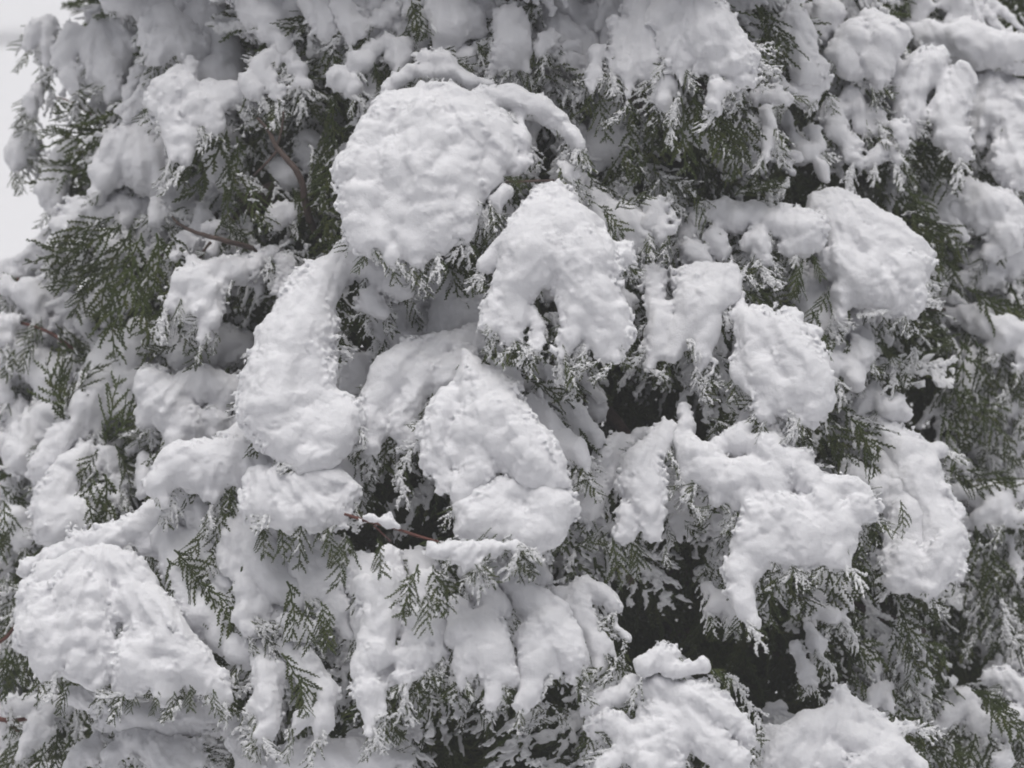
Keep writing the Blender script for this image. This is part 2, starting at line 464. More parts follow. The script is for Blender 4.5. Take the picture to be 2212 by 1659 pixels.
clump(4, 'round snow head at the right end of the bridge-like arch', 16, '1650,1460,130 1800,1460,150 1960,1450,128 2090,1490,90', '1600,1570,112 1780,1600,125 1950,1590,108 2060,1625,76', '1560,1400,80', k=0.010)
clump(4, 'shaded snow under the bridge-like arch at lower left', 9, '1120,1470,90 1250,1600,105 1330,1720,90', '1420,1500,90 1480,1640,95')
# --- centre
clump(5, 'shaded snow folds between the thumb pillow and the egg shaped pillow', -3, '640,180,86 520,300,86 420,430,95 370,530,52', '480,550,56', '780,250,105 800,380,105 730,490,70', '950,440,56 900,320,76')
clump(5, 'grey snow pocket right of the thumb shaped pillow', -6, '330,690,60 230,750,98 190,870,76', '150,560,70')
clump(5, 'snow fan left of the centre, spreading into green tips', 5, '930,550,64 720,600,90 560,680,108 450,800,125 380,930,95 330,1060,84 310,1190,42', '620,780,115 560,980,95 540,1120,74 530,1210,32', '850,680,100 760,800,110 700,860,80', '1010,580,34', '480,1340,26')
clump(5, 'pointed snow spire running down into the centre', 11, '890,650,40 940,780,88 1020,900,125 1050,1050,140 930,1130,140 800,1250,92 750,1350,54 740,1440,42', '1000,1150,120 950,1350,104 880,1450,64 860,1530,32', '1050,1050,150 1200,1200,150 1310,1330,140 1400,1430,100', '790,930,88 760,1010,84 715,1150,84 655,1290,50', k=0.018)
clump(5, 'round snow ball at the foot of the central spire', 14, '1350,1450,140 1400,1590,145 1380,1700,115 1250,1760,110', '1150,1520,130 1040,1580,120 960,1660,130 1000,1740,90', '1150,1680,130', k=0.010, rough=0.9)
clump(5, 'snow ridges on the right flank of the central spire', 5, '1100,720,56 1180,840,48 1130,900,54', '1280,960,64 1390,1090,46 1560,1225,42 1625,1370,18', '1180,980,46 1280,1050,40', '1450,1200,36 1530,1290,28', h=0.0026)
clump(5, 'greyish snow spray left of the dark hollow in the centre', 0, '1320,760,54 1480,760,52', '1400,900,84 1530,980,64 1590,1080,52 1685,1165,28', '1450,820,60')
clump(5, 'snow slope under the dark hollow right of centre', 1, '1850,1200,64 1750,1300,84 1690,1480,80 1640,1600,70', '1950,1150,60 2050,1150,54', '1570,1830,46 1700,1800,40')
clump(5, 'bright snow finger pointing down, right of the central ball', 6, '2120,1080,44 2080,1170,58 1960,1320,92 1970,1450,98 2020,1610,84 2060,1770,52', '1870,1640,66 1830,1740,34', '1900,1450,70')
clump(5, 'dim snow lump hidden deep in the dark hollow right of centre', -13, '1680,940,58 1695,985,60', rough=0.4, fronds=False)
clump(5, 'snow bits left of the central ball above the dark gap', 2, '160,1330,84 220,1400,62', '130,1230,50')
# --- middle right
clump(6, 'draped snow with two pointed ends right of the egg shaped pillow', 4, '240,150,54 430,135,36', '150,220,105 200,350,120 90,520,64 30,660,34', '250,400,105 260,550,76 230,680,54 190,790,24', '310,700,32 260,800,16', '390,270,84 440,180,44', '330,190,80 310,320,95', '-50,170,70 -30,400,64 -50,600,44 -100,740,16')
clump(6, 'square-shouldered white pillow right of centre', 10, '450,300,26 470,430,66 560,500,125 700,560,144 780,680,152 850,820,134 900,930,104 850,1040,52', '780,420,64', '880,530,54', '550,650,105 600,780,95 760,900,104 800,1060,42', '480,620,56 440,780,52', '640,850,46 600,1020,34', k=0.010)
clump(6, 'little snow icicles dangling below the square-shouldered pillow', 6, '490,1010,36 440,1115,20', '380,960,26 330,1045,12')
clump(6, 'broad front snow mass with a horn on its left, lower right of centre', 12, '130,980,40 140,1080,54', '110,1170,56 180,1280,105 130,1400,56 110,1540,32', '350,1200,56 560,1170,76 680,1230,125 800,1330,135 880,1420,125', '280,1350,112 400,1450,112 320,1540,54', '500,1400,115 420,1580,50', '650,1450,115 600,1600,80', '1000,1480,112 1130,1480,92 1210,1590,84', '950,1600,125 600,1640,110 500,1790,95 450,1940,62 460,2110,42 525,2275,16', '750,1660,132 700,1840,92 640,1940,42', '950,1610,140 900,1760,120 820,1910,52', '1150,1610,120 1090,1790,64 1080,1915,34', '1250,1640,52', '700,1690,135 600,1850,105 560,1960,50', '900,1710,145 800,1860,105 720,1950,40', '1050,1700,125 980,1850,85', k=0.010)
clump(6, 'curving snow arch at right falling beside the broad front mass', 7, '1250,1050,76 1350,1120,86 1450,1250,112 1550,1400,122 1620,1520,122 1680,1640,115 1690,1760,112 1610,1910,120 1570,2040,76', '1420,1350,80 1420,1600,66 1400,1780,46', '1600,1255,44 1690,1240,24', '1640,1350,36', '1450,1890,112 1400,2010,80', '1730,1900,52', k=0.010)
clump(6, 'small snow crest above the curving arch at right', 3, '1290,810,26 1280,900,54 1200,970,54', '1400,970,64 1310,960,54 1460,1015,24')
clump(6, 'snow shelf at the right edge under the round boulder', -3, '1900,100,86 2050,60,78 2180,80,70', '1750,180,44 1850,200,66 1990,180,76', '2130,150,46')
clump(6, 'snow bough at the right edge sloping down to the frame', -1, '1700,390,36 1830,410,56 1960,470,86 2080,520,104 2190,500,80', '1850,480,46', '2000,600,52 1980,690,24', '2190,610,54 2170,720,30')
clump(6, 'snow streaks on the dark sprays at the right edge, halfway down', -3, '1760,600,36 1840,740,36 1865,850,24', '1750,780,34 1795,890,24', '1880,640,36 1925,810,28', '2100,650,34 2150,800,26', '2060,740,26 2090,850,20', h=0.0026)
clump(6, 'flat snow line along the right edge twig above the dark gap', -2, '1850,960,44 1990,930,54 2100,950,54 2190,975,40')
clump(6, 'snow pads at the lower right edge behind the curving arch', -3, '1850,1290,44 2000,1270,64 2160,1290,56', '2050,1150,54 2000,1210,34', '1780,1480,44', '1900,1520,74 2050,1550,84 2160,1500,64', '1900,1640,66 2010,1600,70 2130,1640,76')
clump(6, 'grey snow inside the curve of the right arch', 4, '1150,1380,95 1290,1480,100', '1330,1230,80 1400,1450,105 1480,1650,105 1470,1850,90', rough=0.8)
# --- bottom left
clump(7, 'big rounded pillow of bright snow at the lower left corner', 22, '300,480,95 450,460,125 620,440,132 760,480,124 860,540,84', '250,650,125 280,850,134 350,980,104', '500,650,190 520,850,160 530,1020,122 600,1110,70', '800,650,145 950,750,145 1050,900,160 1200,1000,134 1320,1120,94 1385,1210,50', '900,900,134 850,1050,122 780,1150,72', '1050,1080,122 1040,1200,70', '185,560,44 160,700,54', k=0.009, rough=1.1)
clump(7, 'snow ridge climbing to the right above the lower left pillow', 16, '170,430,60 300,370,80 480,305,94 640,255,88 800,205,80 930,145,92 1060,75,112 1150,120,95', '900,290,64 1000,320,44', k=0.010)
clump(7, 'snow strip sliding down right of the lower left pillow', 10, '1450,60,104 1440,250,84 1420,420,76 1500,560,76 1600,680,64 1665,810,42', '1600,200,56 1520,320,50', '1560,150,120 1600,380,130 1740,560,110', '1480,720,70 1560,800,60')
clump(7, 'leaning snow pad under the round snow head at lower left', 9, '1850,440,115 1950,550,104 2050,700,76 2145,840,32', '1800,640,54', '2060,320,84 1900,370,56', '1750,330,80', '1900,300,130 2000,500,115', '1760,760,60 1850,820,60')
clump(7, 'snow lobe hanging right of the lower left pillow', 13, '1560,890,54 1620,1080,95 1620,1250,84 1645,1370,52 1600,1440,34', '1530,1280,52')
clump(7, 'outermost curved snow finger right of the lower left pillow', 12, '1740,920,54 1880,1050,84 1950,1200,76 1965,1350,54 1955,1450,18', '1850,1340,54 1785,1455,18')
clump(7, 'grey snow under the rim of the lower left pillow', 10, '700,1340,95 1000,1350,105 1300,1300,84 1420,1380,50', '450,1230,70 600,1250,70')
clump(7, 'snow line on the reddish twig in the lower left corner', 12, '60,1270,54 300,1290,54 500,1270,36 575,1245,14', '250,1380,64 180,1480,44 150,1580,14', '290,1450,54')
clump(7, 'small ragged snow plume beside the green tuft at the bottom left', 13, '600,1490,46 520,1570,64 450,1650,40', '570,1370,44 630,1440,52')
clump(7, 'snow heap at the bottom edge left of the dark gap', 10, '800,1500,95 950,1550,105 1100,1560,105 1230,1600,60', '700,1580,84 680,1660,54', '1050,1650,115', '1210,1520,40')
clump(7, 'snow bulge at the bottom edge between two dark gaps', 6, '1440,1510,64 1500,1580,80 1520,1680,110', '1560,1420,66 1590,1530,64')
clump(8, 'snow mound along the bottom edge left of the middle', 3, '-320,1660,80 -180,1610,80 0,1570,86 200,1580,84 380,1600,66 500,1620,44', lean=0.1)
clump(7, 'snow shreds at the left edge above the lower left pillow', 6, '90,630,46 60,720,36', '100,150,76 140,260,54', '330,130,95 300,230,66 370,280,64', '60,480,40 90,540,36', h=0.0026)
# --- bottom middle
clump(8, 'thin line of snow lying on the bare red twig', 21, '290,128,15 400,160,17 480,185,13', '540,200,15 610,226,14', h=0.0016, fronds=False)
clump(8, 'snow-crusted twig end in front of the central ball', 20, '680,310,36 780,340,50 900,340,54 1050,320,40 1190,300,32', '900,400,56 960,420,36', '1180,290,26 1205,340,20')
clump(8, 'long snowy tassel hanging in the bottom middle', 13, '330,690,74 290,850,66 270,1000,54 300,1200,42 320,1410,18', '560,800,84 530,950,74 510,1100,52 520,1200,18', '400,850,54', '650,860,64 700,950,46', '370,1180,42 390,1310,24', '250,540,70 300,640,60', '430,380,70 480,480,54', '420,560,120 380,760,115 350,950,95', '640,560,105 620,800,110 590,980,80')
clump(8, 'middle snow lobe of the three at the bottom centre', 12, '890,480,44 980,560,84 1060,660,74 1105,705,34', '850,680,76 880,830,105 900,980,74 870,1090,40', '980,780,105 1050,950,105 1100,1080,64 1080,1140,42 1060,1240,10', '1150,1090,44')
clump(8, 'largest of the three snow lobes at the bottom centre, blunt ended', 11, '1090,480,60 1180,540,76 1300,640,105 1420,740,112 1500,850,104 1545,970,72 1555,1090,22', '1330,840,104 1320,1000,74 1270,1180,28 1240,1270,14', '1250,870,34', '1430,950,84 1440,1060,32', k=0.009)
clump(8, 'forked snow lobe at the bottom centre beside the dark hollow', 6, '1450,600,54 1600,560,54 1700,590,54 1775,680,44 1805,800,34 1860,860,14', '1560,650,76 1650,750,74 1705,880,48 1715,1035,22', '1770,900,34 1805,990,18', '1350,500,76 1270,430,100')
clump(8, 'snow drips on the dark twigs below the three lobes', 6, '350,1260,54 395,1320,32', '820,1220,34 855,1330,14', '940,1220,26 960,1290,14', '1300,1230,36 1390,1270,20', h=0.0026)
# --- bottom right
clump(9, 'snow crown with a sideways beak at the bottom right of centre', 14, '-100,1040,72 0,980,62 80,975,44', '30,1060,60 150,1060,50 245,1035,42')
clump(9, 'large snow cascade at the bottom edge right of the middle', 12, '-480,1310,26 -350,1250,44 -200,1190,64 -60,1190,84 80,1190,86 200,1250,134 320,1330,114 430,1400,64 485,1490,42', '200,1400,114 300,1510,104 430,1610,84', '80,1450,74 100,1570,32', '-50,1330,84 -150,1420,54 -300,1530,38', '90,1340,84 100,1490,54', '-280,1560,84 -350,1650,74', '-420,1400,44', '20,1620,80', '-300,1400,90 -200,1560,100', '-50,1450,110 -100,1640,110')
clump(9, 'peaked snow bough at the bottom right', 13, '1080,1230,60 1120,1300,76 1050,1370,96 900,1440,114 760,1520,105 700,1630,76', '1180,1340,84 1280,1400,64 1400,1430,52 1490,1410,20', '1100,1450,105 1250,1500,95 1400,1560,84 1540,1630,40', '1200,1650,84', '620,1420,52 560,1490,50', '1000,1600,110', '820,1590,120', '1300,1600,105')
clump(9, 'snow-laden twig tips in the dark area at lower right', 5, '930,700,46 1050,740,40 1095,765,16', '1050,590,46 1135,665,30', '880,800,26 930,890,30 945,970,14', '800,920,22 860,1050,18 885,1130,10', h=0.0026)
clump(9, 'snow tassels right of the lower right dark area', 3, '1230,930,54 1255,1040,52', '1350,900,46 1415,990,24', '1480,1040,44 1545,1160,28', '1600,1080,36 1612,1240,22', '1340,1180,44 1385,1300,24', '1220,1180,44 1260,1250,34', '1560,920,24 1620,1000,20', h=0.0026)
clump(9, 'snow tufts on drooping sprays at the lower right edge', -2, '1950,720,46 1890,840,14', '2090,740,44 2190,820,56', '1900,500,26 1950,570,44 2085,625,34', '2130,400,30 2145,650,14', '2000,200,54 2050,260,34', '2150,110,74 2010,80,64', '1880,90,64', '2110,280,28 2120,420,28', h=0.0026)
clump(9, 'snow shelf with green sprays in the bottom right corner', 6, '1780,1240,64 1850,1260,76 1720,1350,64', '1980,1110,42 2080,1120,56 2190,1200,80', '1900,1380,64 2080,1400,54 2160,1330,44', '1750,1530,54 1835,1590,32', '2050,1600,54', '1650,1400,40')
clump(9, 'sparse snow on the twigs above the beaked snow crown', 2, '300,1060,40 400,1100,22', '390,1180,28 505,1265,18', '320,630,34 270,700,14', '400,640,26 440,730,18', '250,550,32', '120,200,54', '280,140,62 290,300,44 258,400,18', h=0.0026)
clump(6, 'loose snow left of the broad front mass above its dark gap', 1, '120,1650,50 40,1680,40', '430,1700,46 330,1660,40', h=0.0026)

clump(7, 'broad snow-covered bough at lower left that carries the green hanging sprays', 7, '1000,250,105 1150,500,120 1250,700,105', '1200,300,125 1350,600,140 1500,900,130', '1500,300,140 1700,700,150 1800,950,100', '1950,350,140 2050,650,110')
clump(8, 'snow sheet behind the long tassel in the bottom middle', 8, '250,450,115 350,780,130 420,1050,100', '600,450,120 650,780,130 700,1000,92')
clump(4, 'soft snow behind the green sprays at the left edge', -3, '150,650,125 300,800,120 420,720,90', '250,1050,110 150,1250,110')
clump(4, 'grey snow in the shade above the quilted sheet at left', -4, '700,620,110 780,820,120 760,960,80', '620,700,90')
clump(3, 'mottled snow behind the hanging twigs at the top right', -6, '780,180,130 850,430,105', '640,350,80 660,480,60')
clump(6, 'mottled snow below the long bright arch, with green specks', 0, '850,230,120 980,480,130 1000,720,84', '1180,640,100 1150,800,60')
clump(2, 'mottled grey snow right of the grey hooded lump', -9, '1450,200,105 1500,420,95 1560,560,60', '1600,250,90 1640,430,60')
clump(2, 'mottled snow on the bough between the egg shaped pillow and the dark hollow', -4, '1850,1330,110 1980,1450,105', '1700,1200,70 1740,1330,80')
clump(1, 'grey snow deep behind the brown branch fork at left', -26, '1350,900,110 1420,1100,90', '1900,1130,110 1850,1250,80', '1950,700,80')

CLUMPS = []

def build_clump(c):
    pts = [p for s in c['st'] for p in s]
    cx = sum(p[0] for p in pts) / len(pts)
    cy = sum(p[1] for p in pts) / len(pts)
    ytop = min(p[1] for p in pts)
    d0 = base_depth(cx, cy) - c['layer']
    k = mpp(d0)
    c['d0'], c['k_mpp'] = d0, k
    segs = []
    c['st3'] = []
    for s in c['st']:
        q = [np.array([(p[0] - 1106) * k, -(p[1] - 829.5) * k, c['lean'] * (p[1] - (ytop + cy) / 2) * k + 0.4 * (p[2] - 60 * TK) * k, p[2] * k]) for p in s]
        c['st3'].append(q)
        for a, b in zip(q[:-1], q[1:]):
            segs.append((a, b))
    h = c['h']
    A = np.array([x for s in segs for x in s])
    rm = A[:, 3].max()
    pad = 0.016
    lo = (A[:, :3] - A[:, 3:4]).min(0) - pad
    hi = (A[:, :3] + A[:, 3:4]).max(0) + pad
    n = np.ceil((hi - lo) / h).astype(int) + 1
    V = np.full(n, 0.05, np.float32)
    ax = [lo[i] + h * np.arange(n[i]) for i in range(3)]
    kk = c['k']
    SQ = 0.92
    for a, b in segs:
        r = max(a[3], b[3]) + 0.022
        l = np.minimum(a[:3], b[:3]) - r
        u = np.maximum(a[:3], b[:3]) + r
        i0 = np.clip(((l - lo) / h).astype(int), 0, n)
        i1 = np.clip(((u - lo) / h).astype(int) + 2, 0, n)
        sl = tuple(slice(i0[i], i1[i]) for i in range(3))
        X = ax[0][sl[0]][:, None, None]; Y = ax[1][sl[1]][None, :, None]; Z = ax[2][sl[2]][None, None, :]
        ab = b[:3] - a[:3]
        L2 = (ab ** 2).sum() + 1e-9
        t = np.clip(((X - a[0]) * ab[0] + (Y - a[1]) * ab[1] + (Z - a[2]) * ab[2]) / L2, 0, 1)
        d = np.sqrt((X - a[0] - t * ab[0]) ** 2 + (Y - a[1] - t * ab[1]) ** 2 + (SQ * (Z - a[2] - t * ab[2])) ** 2) - (a[3] + t * (b[3] - a[3]))
        cur = V[sl]
        hh = np.maximum(kk - np.abs(cur - d), 0) / kk
        V[sl] = np.minimum(cur, d) - hh * hh * kk * 0.25
    band = np.abs(V) < 0.016
    idx = np.argwhere(band)
    P = idx * h + lo + rng.uniform(0, 50, 3)
    W = P + 0.004 * np.stack([perlin(P / 0.05 + 7), perlin(P / 0.05 + 19), perlin(P / 0.05 + 31)], 1)
    rgh = c['rough']
    n0 = perlin(W / 0.060)
    n1 = 0.45 - np.sqrt(perlin(W / 0.034) ** 2 + .004) * 2.0
    n2 = perlin(W / 0.017)
    n3 = perlin(P / 0.0095)
    n4 = 0.3 - np.abs(perlin(P / 0.0062)) * 2
    n5 = perlin(P / 0.0044)
    am = np.clip(0.75 + 1.3 * perlin(P / 0.11 + 3), 0.25, 1.3)
    # how far each spot faces away from the front: edges are the most crumbly
    def dv(a):
        p = idx.copy(); m = idx.copy()
        p[:, a] = np.minimum(p[:, a] + 1, n[a] - 1); m[:, a] = np.maximum(m[:, a] - 1, 0)
        return V[p[:, 0], p[:, 1], p[:, 2]] - V[m[:, 0], m[:, 1], m[:, 2]]
    gx, gy, gz = dv(0), dv(1), dv(2)
    face = np.abs(gz) / (np.sqrt(gx * gx + gy * gy + gz * gz) + 1e-9)
    edge = 0.14 + 0.86 * np.clip((0.85 - face) / 0.85, 0, 1)
    pile = np.clip(perlin(P / 0.045 + 40) * 3.2 + .6, .05, 1.5)
    crumb = np.maximum(0, perlin(P / 0.0078 + 5) - .02) + .8 * np.maximum(0, perlin(P / 0.0052 + 25) - .05)
    # snow follows the fan of twigs beneath it: shallow furrows that open towards the tips
    top = min((q for st in c['st3'] for q in st), key=lambda q: -q[1])
    Q = idx * h + lo
    dx, dy = Q[:, 0] - top[0], top[1] + 0.05 - Q[:, 1]
    rho = np.sqrt(dx * dx + dy * dy)
    th = np.arctan2(dx, dy)
    sd = rng.uniform(0, 30)
    g = perlin(np.stack([th / 0.26 + n2 * .35, rho / 0.14, np.full(len(th), sd)], 1)) + .5 * perlin(np.stack([th / 0.12 + n3 * .5, rho / 0.09, np.full(len(th), sd + 9)], 1))
    furrow = np.clip(rho / 0.13, 0, 1.2) * np.clip(g * 1.6 + .15, -1, .5)
    disp = 0.0012 + 0.006 * n0 - 0.0062 * rgh * n1 + rgh * am * (0.0036 * n2 + 0.0014 * n3) - 0.0006 * n4 + (0.0006 + 0.0022 * edge) * n5 + 0.0095 * rgh * furrow + 0.0165 * edge * pile * crumb - .0010 * edge
    V[band] -= disp.astype(np.float32)
    V[0], V[-1] = 0.05, 0.05
    V[:, 0], V[:, -1] = 0.05, 0.05
    V[:, :, 0], V[:, :, -1] = 0.05, 0.05
    v, q = main_body(*surface_nets(V, lo, h))
    Wv = CAM + F * d0 + v[:, 0:1] * R_ + v[:, 1:2] * U - v[:, 2:3] * F
    ctr = Wv.mean(0)
    me = quad_mesh('snow_clump', Wv - ctr, q, M_SNOW)
    o = new_obj('snow_clump', me, ctr)
    tag(o, c['label'], 'snow clump', 'snow clumps lying on the thuja boughs', 'thing')
    CLUMPS.append(o)


for c in CLUMP_DATA:
    build_clump(c)

# ------------------------------------------------------------------ thuja sprays
def make_frond(seed, L=0.13, sides=15, W=0.046, full=True, curve=0.9):
    """Flat thuja spray along +Y, upper face +Z: rachis, side twigs, short scale-leaf twigs.
    Returns verts, faces and the axes used for laying snow on it."""
    r = random.Random(seed)
    V, Fc = [], []
    axes = []
    sway = r.uniform(-2.4, 2.4)

    def bend(P):
        P = np.asarray(P, float)
        x, y, z = P[:, 0], P[:, 1], P[:, 2]
        w = np.stack([x / .03 + seed * 1.3, y / .03, np.full(len(x), seed * .77)], 1)
        x2 = x + .009 * perlin(w) + sway * y * y
        y2 = y + 7.0 * x * x + .004 * perlin(w + 9.3)
        z2 = z - curve * y * y - 2.2 * x * x + .006 * perlin(w + 17.7)
        return np.stack([x2, y2, z2], 1)

    def blade(p, d, ln, w, th):
        # a flat leaf twig: kite with a ridge
        sx, sy = -d[1], d[0]
        i = len(V)
        m1 = (p[0] + d[0] * ln * 0.55, p[1] + d[1] * ln * 0.55)
        e = (p[0] + d[0] * ln, p[1] + d[1] * ln)
        z = p[2]
        V.extend([(p[0] + sx * w * .3, p[1] + sy * w * .3, z), (p[0] - sx * w * .3, p[1] - sy * w * .3, z),
                  (m1[0] + sx * w * .5, m1[1] + sy * w * .5, z), (m1[0] - sx * w * .5, m1[1] - sy * w * .5, z),
                  (e[0], e[1], z)])
        if full:
            V.extend([(p[0], p[1], z + th), (m1[0], m1[1], z + th)])
            Fc.extend([(i, i + 5, i + 6, i + 2), (i + 5, i + 1, i + 3, i + 6), (i + 2, i + 6, i + 4), (i + 6, i + 3, i + 4),
                       (i, i + 2, i + 3, i + 1), (i + 2, i + 4, i + 3)])
        else:
            Fc.extend([(i, i + 1, i + 3, i + 2), (i + 2, i + 3, i + 4)])

    def strip(p, d, ln, w0, w1, th, n):
        # tapering twig with a serrated outline
        sx, sy = -d[1], d[0]
        i = len(V)
        for s in range(n + 1):
            t = s / n
            w = (w0 + (w1 - w0) * t) * (1.0 if s % 2 else 0.72) * (0.25 if s == n else 1)
            q = (p[0] + d[0] * ln * t, p[1] + d[1] * ln * t)
            V.extend([(q[0] + sx * w / 2, q[1] + sy * w / 2, p[2]), (q[0] - sx * w / 2, q[1] - sy * w / 2, p[2]), (q[0], q[1], p[2] + th)])
        for s in range(n):
            a = i + 3 * s
            Fc.extend([(a, a + 2, a + 5, a + 3), (a + 2, a + 1, a + 4, a + 5), (a, a + 3, a + 4, a + 1)])

    strip((0, 0, 0), (0, 1), L, 0.0052, 0.0032, 0.0020, 12 if full else 4)
    axes.append(((0, 0), (0, L), 1.0))
    for s in range(sides):
        t = 0.06 + 0.9 * s / sides + r.uniform(-.012, .012)
        for sg in (-1, 1):
            tt = t + (0.45 / sides if sg > 0 else 0)
            if tt > .97:
                continue
            prof = (math.sin(min(1, tt * 2.4) * math.pi / 2) ** 0.8) * (1 - tt) ** 0.65
            ln = W * 1.45 * prof * r.uniform(.6, 1.2) + 0.009
            if r.random() < 0.22:
                ln *= r.uniform(.3, .6)
            a = math.radians(r.uniform(27, 52)) * sg
            d = (math.sin(a), math.cos(a))
            p = (0, tt * L, r.uniform(-.003, .003))
            strip(p, d, ln, 0.0044, 0.0034, 0.0018, 6 if full else 2)
            axes.append(((p[0], p[1]), (p[0] + d[0] * ln, p[1] + d[1] * ln), 0.8))
            nt = int(ln / 0.0066)
            for j in range(nt):
                u = (j + 0.6) / (nt + .3)
                for s2 in ((-1, 1) if full else ((-1) ** j,)):
                    uu = min(.99, u + (0.5 / (nt + .3) if s2 > 0 else 0))
                    b = a + math.radians(r.uniform(38, 56)) * s2
                    tl = 0.0090 * (1 - 0.42 * uu) * r.uniform(.6, 1.2)
                    q = (p[0] + d[0] * ln * uu, p[1] + d[1] * ln * uu, p[2])
                    blade(q, (math.sin(b), math.cos(b)), tl, 0.0037, 0.0016)
    return bend(V), Fc, axes, bend


def frond_mesh(name, V, Fc):
    me = bpy.data.meshes.new(name)
    flat = np.array([i for f in Fc for i in f], np.int32)
    fill_mesh(me, np.array(V), flat, np.array([len(f) for f in Fc]), smooth=False)
    me.materials.append(M_LEAF)
    return me


def dust_geo(axes, bend, rad, patch, h, seed):
    """Snow lying on the upper face of a spray."""
    pts = np.array([[*a, *b] for a, b, w in axes])
    lo = np.array([pts[:, [0, 2]].min() - .012, pts[:, [1, 3]].min() - .012, -0.009])
    hi = np.array([pts[:, [0, 2]].max() + .012, pts[:, [1, 3]].max() + .012, rad * 1.6 + 0.009])
    n = np.ceil((hi - lo) / h).astype(int) + 1
    V = np.full(n, 0.02, np.float32)
    ax = [lo[i] + h * np.arange(n[i]) for i in range(3)]
    rr = random.Random(seed)
    for a, b, w in axes:
        r = rad * w * rr.uniform(.6, 1.2)
        if rr.random() < patch * 0.5:
            continue
        l = np.minimum(a, b) - r - .006
        u = np.maximum(a, b) + r + .006
        i0 = np.clip(((l - lo[:2]) / h).astype(int), 0, n[:2]); i1 = np.clip(((u - lo[:2]) / h).astype(int) + 2, 0, n[:2])
        X = ax[0][i0[0]:i1[0]][:, None, None]; Y = ax[1][i0[1]:i1[1]][None, :, None]; Z = ax[2][None, None, :]
        ab = np.array(b) - np.array(a)
        t = np.clip(((X - a[0]) * ab[0] + (Y - a[1]) * ab[1]) / ((ab ** 2).sum() + 1e-9), 0, 1)
        d = np.sqrt((X - a[0] - t * ab[0]) ** 2 + (Y - a[1] - t * ab[1]) ** 2 + (Z - r * 0.35 - 0.001) ** 2) - r * (1 - 0.35 * t)
        sl = (slice(i0[0], i1[0]), slice(i0[1], i1[1]), slice(None))
        cur = V[sl]
        kk = 0.006
        hh = np.maximum(kk - np.abs(cur - d), 0) / kk
        V[sl] = np.minimum(cur, d) - hh * hh * kk * .25
    band = np.abs(V) < 0.009
    idx = np.argwhere(band)
    P = idx * h + lo + rr.uniform(0, 40)
    V[band] -= (0.0055 * perlin(P / 0.018) + 0.0085 * perlin(P / 0.0085) + 0.0075 * perlin(P / 0.0052) - 0.0036 * patch).astype(np.float32)
    for s in (0, -1):
        V[s] = 0.02; V[:, s] = 0.02; V[:, :, s] = 0.02
    v, q = surface_nets(V, lo, h)
    v = bend(v)
    return v, q


FRONDS = []                                     # detailed, shared by the individually built sprays
for s in range(8):
    V, Fc, axs, bd = make_frond(100 + s, L=random.uniform(.11, .15), sides=random.choice((5, 6, 6, 7)), curve=random.choice((.6, 1.2, 2.0)))
    dusts = [quad_mesh('snow_dusting', *dust_geo(axs, bd, rad, pt, 0.0015, s * 7 + i), M_DUST) for i, (rad, pt) in enumerate(((.0032, .9), (.0058, .62), (.0086, .4)))]
    FRONDS.append((frond_mesh('foliage_spray', V, Fc), dusts, max(v[1] for v in V)))

def frond_matrix(x, y, depth, ang, tilt, roll, scale):
    """Spray rooted at picture place (x, y), tip running along ang (0 right, 90 down), tilt towards the viewer."""
    a = math.radians(ang)
    d = R_ * math.cos(a) - U * math.sin(a)
    d = d * math.cos(tilt) - F * math.sin(tilt)
    d /= np.linalg.norm(d)
    nrm = -F * 0.85 + np.array([0, 0, 0.55])
    nrm = nrm - d * nrm.dot(d)
    nrm /= np.linalg.norm(nrm)
    sx = np.cross(d, nrm)
    c, s_ = math.cos(roll), math.sin(roll)
    n2 = nrm * c + sx * s_
    sx2 = np.cross(d, n2)
    M = np.eye(4)
    M[:3, 0], M[:3, 1], M[:3, 2] = sx2 * scale, d * scale, n2 * scale
    M[:3, 3] = world_pt(x, y, depth)
    return M


# ------------------------------------------------------------------ the tree
trunk_xy = world_pt(1075, 900, 6.42)
TREE = bpy.data.objects.new('thuja_tree', None)
S.collection.objects.link(TREE)
TREE_LOC = np.array([trunk_xy[0], trunk_xy[1], 0.0])
TREE.location = TREE_LOC
tag(TREE, 'dark green scale-leaved evergreen tree bowed under heavy fresh snow, filling the photo', 'tree')


